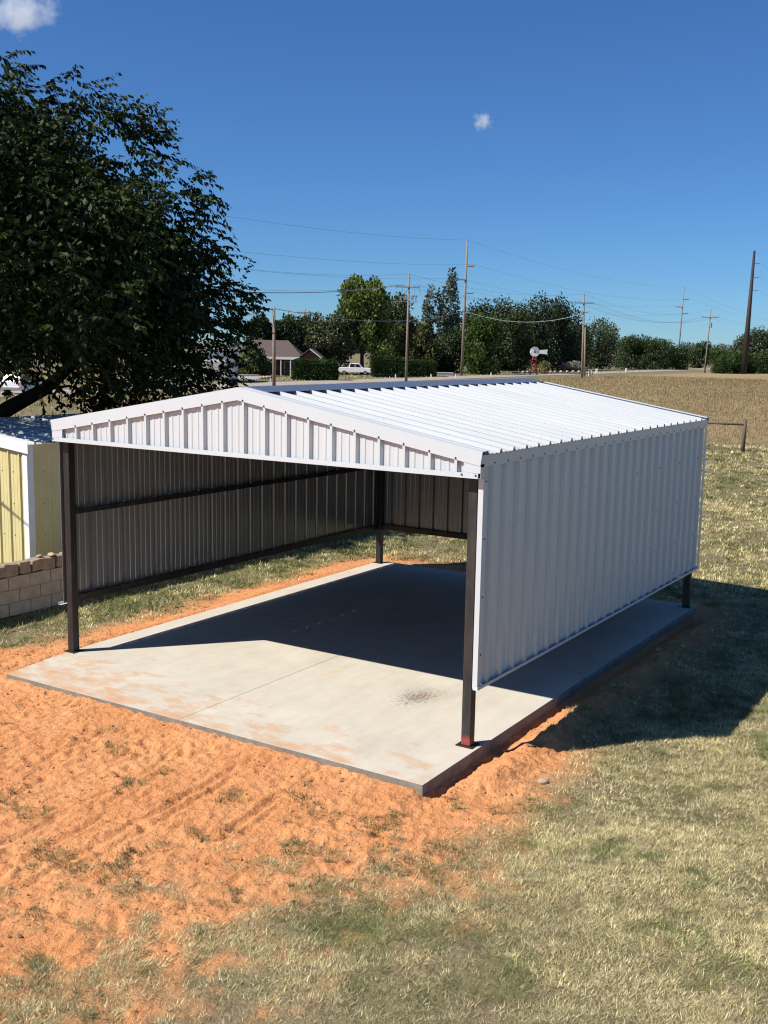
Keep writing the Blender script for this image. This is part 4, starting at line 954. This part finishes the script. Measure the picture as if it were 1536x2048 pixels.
# ------------------------------------------------------------------ grass
def blades(name, N, area, density_fn, len_fn, wid_fn, col_fn, lay, label, seed, z_fn=ground_h, cat='grass', per=1, spread=.03):
    """triangular blades; per > 1 gathers them into tufts that lean outwards and share a shade"""
    g = np.random.default_rng(seed); nc = N // per; x = g.uniform(area[0], area[1], nc); y = g.uniform(area[2], area[3], nc)
    keep = g.random(nc) < density_fn(x, y); x, y = x[keep], y[keep]; nc = len(x)
    c = col_fn(x, y, g) * np.exp(g.normal(size=(nc, 1)) * .17)
    a0 = g.uniform(0, 2 * math.pi, nc)
    if per > 1:
        i = np.repeat(np.arange(nc), per); sp = spread * g.uniform(.5, 1.5, nc)[i]
        ox = g.normal(size=len(i)) * sp; oy = g.normal(size=len(i)) * sp; x = x[i] + ox; y = y[i] + oy; c = c[i] * g.uniform(.6, 1.4, (len(i), 1))
        a = np.where(g.random(len(i)) < .5, np.arctan2(oy, ox), a0[i]) + g.normal(size=len(i)) * .6
        k = density_fn(x, y) > .02; x, y, c, a = x[k], y[k], c[k], a[k]
    else: a = a0
    n = len(x); z = z_fn(x, y) if z_fn else np.full(n, GZ)
    tl = lay[0] + (lay[1] - lay[0]) * g.random(n)                                              # angle from vertical
    D = np.stack([np.cos(a) * np.sin(tl), np.sin(a) * np.sin(tl), np.cos(tl)], 1); S = np.stack([-np.sin(a), np.cos(a), np.zeros(n)], 1)
    ln = len_fn(x, y) * g.uniform(.5, 1.5, n); wd = wid_fn(x, y) * g.uniform(.6, 1.4, n)
    b = np.stack([x, y, z - .006], 1); V = np.stack([b - S * wd[:, None] / 2, b + S * wd[:, None] / 2, b + D * ln[:, None] + np.array((0, 0, -.12)) * (ln * np.sin(tl))[:, None]], 1).reshape(-1, 3)
    o = link(name, np_mesh(name, V, 3, np.repeat(c, 3, 0)), M['grass']); return tag(o, label, cat, kind='stuff')
def cdist(x, y): return np.hypot(x - CAM[0], y - CAM[1])
def lawn_free(x, y):
    s = sand_mask(x, y)
    d = sand_mask(x, y, True); f = (1 - s * .97) * (.45 + .55 * sstep(.1, 2.0, -d))
    f = np.where((x > -.12) & (x < 6.3) & (y > -1.2) & (y < 7.85), 0, f)
    f = np.where(np.abs(x + 2.57) < .12, 0, f); f = np.where((x < sx0 + .05) & (x > sx0 - SW - .05) & (y > sy0 - .05) & (y < sy0 + SD + .05), 0, f)
    return f
def turf_green(x, y): return sstep(.49, .66, fbm(x * .9, y * .9, 101, 4) * .30 + fbm(x * 2.6, y * 2.6, 113, 3) * .40 + fbm(x * 7, y * 7, 127, 2) * .30 + .10 * ((x < -.5) & (y < 12)) + .05 * sstep(14, 26, y))
def bare(x, y): return .85 * sstep(.52, .64, fbm(x * .75 + 4, y * .9, 131, 5))
def lawn_col(x, y, g):
    n = len(x); gm = np.clip(turf_green(x, y) + g.normal(size=n) * .28, 0, 1)[:, None]; k = g.random(n)[:, None]
    st_ = np.array((.42,.335,.165)) * (1 - k) + np.array((.80,.69,.41)) * k; gr_ = np.array((.085,.11,.035)) * (1 - k) + np.array((.22,.25,.085)) * k
    return (st_ * (1 - gm) + gr_ * gm) * (.66 + .68 * fbm(x * 1.6, y * 1.6, 221, 3))[:, None]
def d_near(x, y): return lawn_free(x, y) * (1 - .82 * bare(x, y)) * np.clip((9.5 / cdist(x, y)) ** 2, 0, 1)
def in_view(x, y, pad=.06):
    d = np.stack([x, y, np.full_like(x, GZ)], -1) - CAM; w = d @ c_w; r_ = (d @ c_r) / np.maximum(w, .1); u = (d @ c_u) / np.maximum(w, .1)
    return (w > 1) & (np.abs(r_) < 768 / FPX + pad) & (u > -1024 / FPX - pad)
blades('lawn_grass', 4600000, (4.0, 15.5, -6.8, 9.5), lambda x, y: d_near(x, y) * in_view(x, y), lambda x, y: .030 + .002 * cdist(x, y), lambda x, y: .0030 + .00030 * cdist(x, y), lawn_col, (.7, 1.5), 'short dry and green lawn grass round the carport', 1, per=16, spread=.030)
blades('lawn_grass', 3000000, (-14, 16, -2, 42), lambda x, y: lawn_free(x, y) * (1 - .7 * bare(x, y)) * np.clip((17 / cdist(x, y)) ** 2, 0, 1) * in_view(x, y) * ~((x > 4) & (y < 9.5)), lambda x, y: .05 + .0014 * cdist(x, y), lambda x, y: .004 + .0006 * cdist(x, y), lawn_col, (.4, 1.4), 'lawn grass behind and left of the carport', 2, per=12, spread=.05)
blades('lawn_stalks', 60000, (4.0, 15.5, -6.8, 9.5), lambda x, y: d_near(x, y) * in_view(x, y) * .6, lambda x, y: .085 + 0 * x, lambda x, y: .0045 + 0 * x, lambda x, y, g: lawn_col(x, y, g) * g.uniform(.35, 1.35, (len(x), 1)), (.2, 1.4), 'stray long grass stalks in the lawn', 8)
# stray tufts in the sand
def tuft_density(x, y):
    s = sand_mask(x, y, True); d = sstep(.62, .70, fbm(x * 3.1, y * 3.1, 151, 3)) * (1 - sstep(1.2, 4.5, s)) + .8 * sstep(.715, .75, fbm(x * 3.7, y * 3.7, 157, 2)) * (y < -1.25)
    return np.clip(d, 0, 1) * in_view(x, y) * (lawn_free(x, y) < .9) * np.where((x > -.12) & (x < 6.3) & (y > -1.14) & (y < 7.85), 0, 1)
def tuft_col(x, y, g):
    n = len(x); gm = np.clip(.62 + g.normal(size=n) * .3, 0, 1)[:, None]; k = g.random(n)[:, None]
    return (np.array((.32,.25,.12)) * (1 - k) + np.array((.50,.40,.22)) * k) * (1 - gm) + (np.array((.06,.085,.03)) * (1 - k) + np.array((.15,.18,.07)) * k) * gm
blades('sand_tufts', 420000, (-2.5, 7.5, -7, .8), tuft_density, lambda x, y: .055 + 0 * x, lambda x, y: .0055 + 0 * x, tuft_col, (.3, 1.4), 'sparse grass tufts coming up through the orange sand', 3, per=14, spread=.022)
# tall dry grass of the field and rough verge
def field_col(x, y, g):
    n = len(x); k = np.clip(fbm(x * .12, y * .03, 171, 4) + g.normal(size=n) * .13, 0, 1)[:, None]
    c = np.array((.24,.165,.085)) * (1 - k) + np.array((.42,.32,.185)) * k; gm = (g.random(n) < .26)[:, None]; return np.where(gm, np.array((.19,.175,.08)), c)
blades('field_grass', 700000, (-62, 8, 42.6, 190), lambda x, y: np.clip((52 / cdist(x, y)) ** 1.6, 0, 1) * in_view(x, y), lambda x, y: .12 + .0005 * cdist(x, y), lambda x, y: .00045 * cdist(x, y), field_col, (.05, .7), 'tall dry brown grass covering the field', 4, None)
blades('verge_grass', 130000, (-110, -20, 20, 260), lambda x, y: np.clip((80 / cdist(x, y)) ** 1.6, 0, 1) * in_view(x, y) * ((x < -70 - y * .02) | ((y < 42) & (x < -20))) , lambda x, y: .22 + 0 * x, lambda x, y: .0007 * cdist(x, y), lambda x, y, g: lawn_col(x, y, g) * .9, (.1, .9), 'rough olive grass verge along the far road', 6, None)

# crumbs of soil lying on the sand and along the bank by the slab
g = np.random.default_rng(21); n = 9000; x = g.uniform(-1.5, 7.2, n); y = g.uniform(-6.4, 1.5, n); k = (sand_mask(x, y) > .35) & in_view(x, y) & ~((x > -.1) & (x < 6.2) & (y > -1.15)) & (fbm(x * 1.3, y * 1.3, 211, 3) + (x > 6.2) * .15 > .47); x, y = x[k], y[k]
z = ground_h(x, y); r = np.exp(g.normal(size=len(x)) * .5) * .0065; d6 = np.array([(1,0,0),(0,1,0),(-1,0,0),(0,-1,0),(0,0,1),(0,0,-1)], float)
P6 = np.stack([x, y, z + r * .4], 1)[:, None] + d6[None] * r[:, None, None] * g.uniform(.5, 1.3, (len(x), 6, 1)); tri = np.array([(0,1,4),(1,2,4),(2,3,4),(3,0,4),(1,0,5),(2,1,5),(3,2,5),(0,3,5)])
me = np_mesh('soil_crumbs', P6[:, tri].reshape(-1, 3), 3); cm_ = noisy('soil_crumb', (.28,.12,.05), (.50,.26,.13), 2, .95)
tag(link('soil_crumbs', me, cm_), 'small crumbs of orange soil scattered over the sand', 'soil', kind='stuff')
# ------------------------------------------------------------------ two small clouds
def cloud(px, py, dist, blobs, dens, label, seed):
    import bmesh
    c = Vector(CAM + ray(px, py) * dist); k = dist / FPX
    rx = max(abs(b[0]) + b[2] for b in blobs) * k; rz = max(abs(b[1]) + b[3] for b in blobs) * k
    bm = bmesh.new(); bmesh.ops.create_icosphere(bm, subdivisions=3, radius=1)
    me = bpy.data.meshes.new('cloud'); bm.to_mesh(me); bm.free()
    m = bpy.data.materials.new('cloud_vapour'); m.use_nodes = True; nt = m.node_tree; nt.nodes.clear()
    out = nt.nodes.new('ShaderNodeOutputMaterial'); pv = nt.nodes.new('ShaderNodeVolumePrincipled'); pv.inputs['Color'].default_value = (1, 1, 1, 1); pv.inputs['Anisotropy'].default_value = .3
    tc = nt.nodes.new('ShaderNodeTexCoord'); ln_ = nt.nodes.new('ShaderNodeVectorMath'); ln_.operation = 'LENGTH'; nt.links.new(tc.outputs['Object'], ln_.inputs[0])
    nz = nt.nodes.new('ShaderNodeTexNoise'); nz.inputs['Scale'].default_value = 2.4; nz.inputs['Detail'].default_value = 8; nz.inputs['Roughness'].default_value = .68
    mp = nt.nodes.new('ShaderNodeMapping'); mp.inputs['Location'].default_value = (seed, seed * .7, 0); mp.inputs['Scale'].default_value = (1.5, 1, 1); nt.links.new(tc.outputs['Object'], mp.inputs[0]); nt.links.new(mp.outputs[0], nz.inputs['Vector'])
    a = nt.nodes.new('ShaderNodeMath'); a.operation = 'MULTIPLY_ADD'; a.inputs[1].default_value = -.62; a.inputs[2].default_value = .02; nt.links.new(ln_.outputs['Value'], a.inputs[0])
    b = nt.nodes.new('ShaderNodeMath'); b.operation = 'ADD'; nt.links.new(a.outputs[0], b.inputs[0]); nt.links.new(nz.outputs[0], b.inputs[1])
    d = nt.nodes.new('ShaderNodeMath'); d.operation = 'MULTIPLY'; d.use_clamp = False; d.inputs[1].default_value = dens; mx = nt.nodes.new('ShaderNodeMath'); mx.operation = 'MAXIMUM'; mx.inputs[1].default_value = 0
    sb = nt.nodes.new('ShaderNodeMath'); sb.operation = 'SUBTRACT'; sb.inputs[1].default_value = .18; nt.links.new(b.outputs[0], sb.inputs[0]); nt.links.new(sb.outputs[0], mx.inputs[0]); nt.links.new(mx.outputs[0], d.inputs[0]); nt.links.new(d.outputs[0], pv.inputs['Density'])
    nt.links.new(pv.outputs[0], out.inputs['Volume'])
    o = link('cloud', me, m); o.location = c; o.scale = (rx, rx * .8, rz); o.rotation_euler = (0, R(-8), VIEW_ANG); return tag(o, label, 'cloud', 'small white clouds', 'structure')
cloud(38, 22, 3000, [(0, 0, 125, 74)], .06, 'larger thin white cloud in the top left corner of the sky', 3.1)
cloud(966, 243, 3000, [(0, 0, 36, 32)], .12, 'tiny white cloud alone in the blue sky', 8.3)
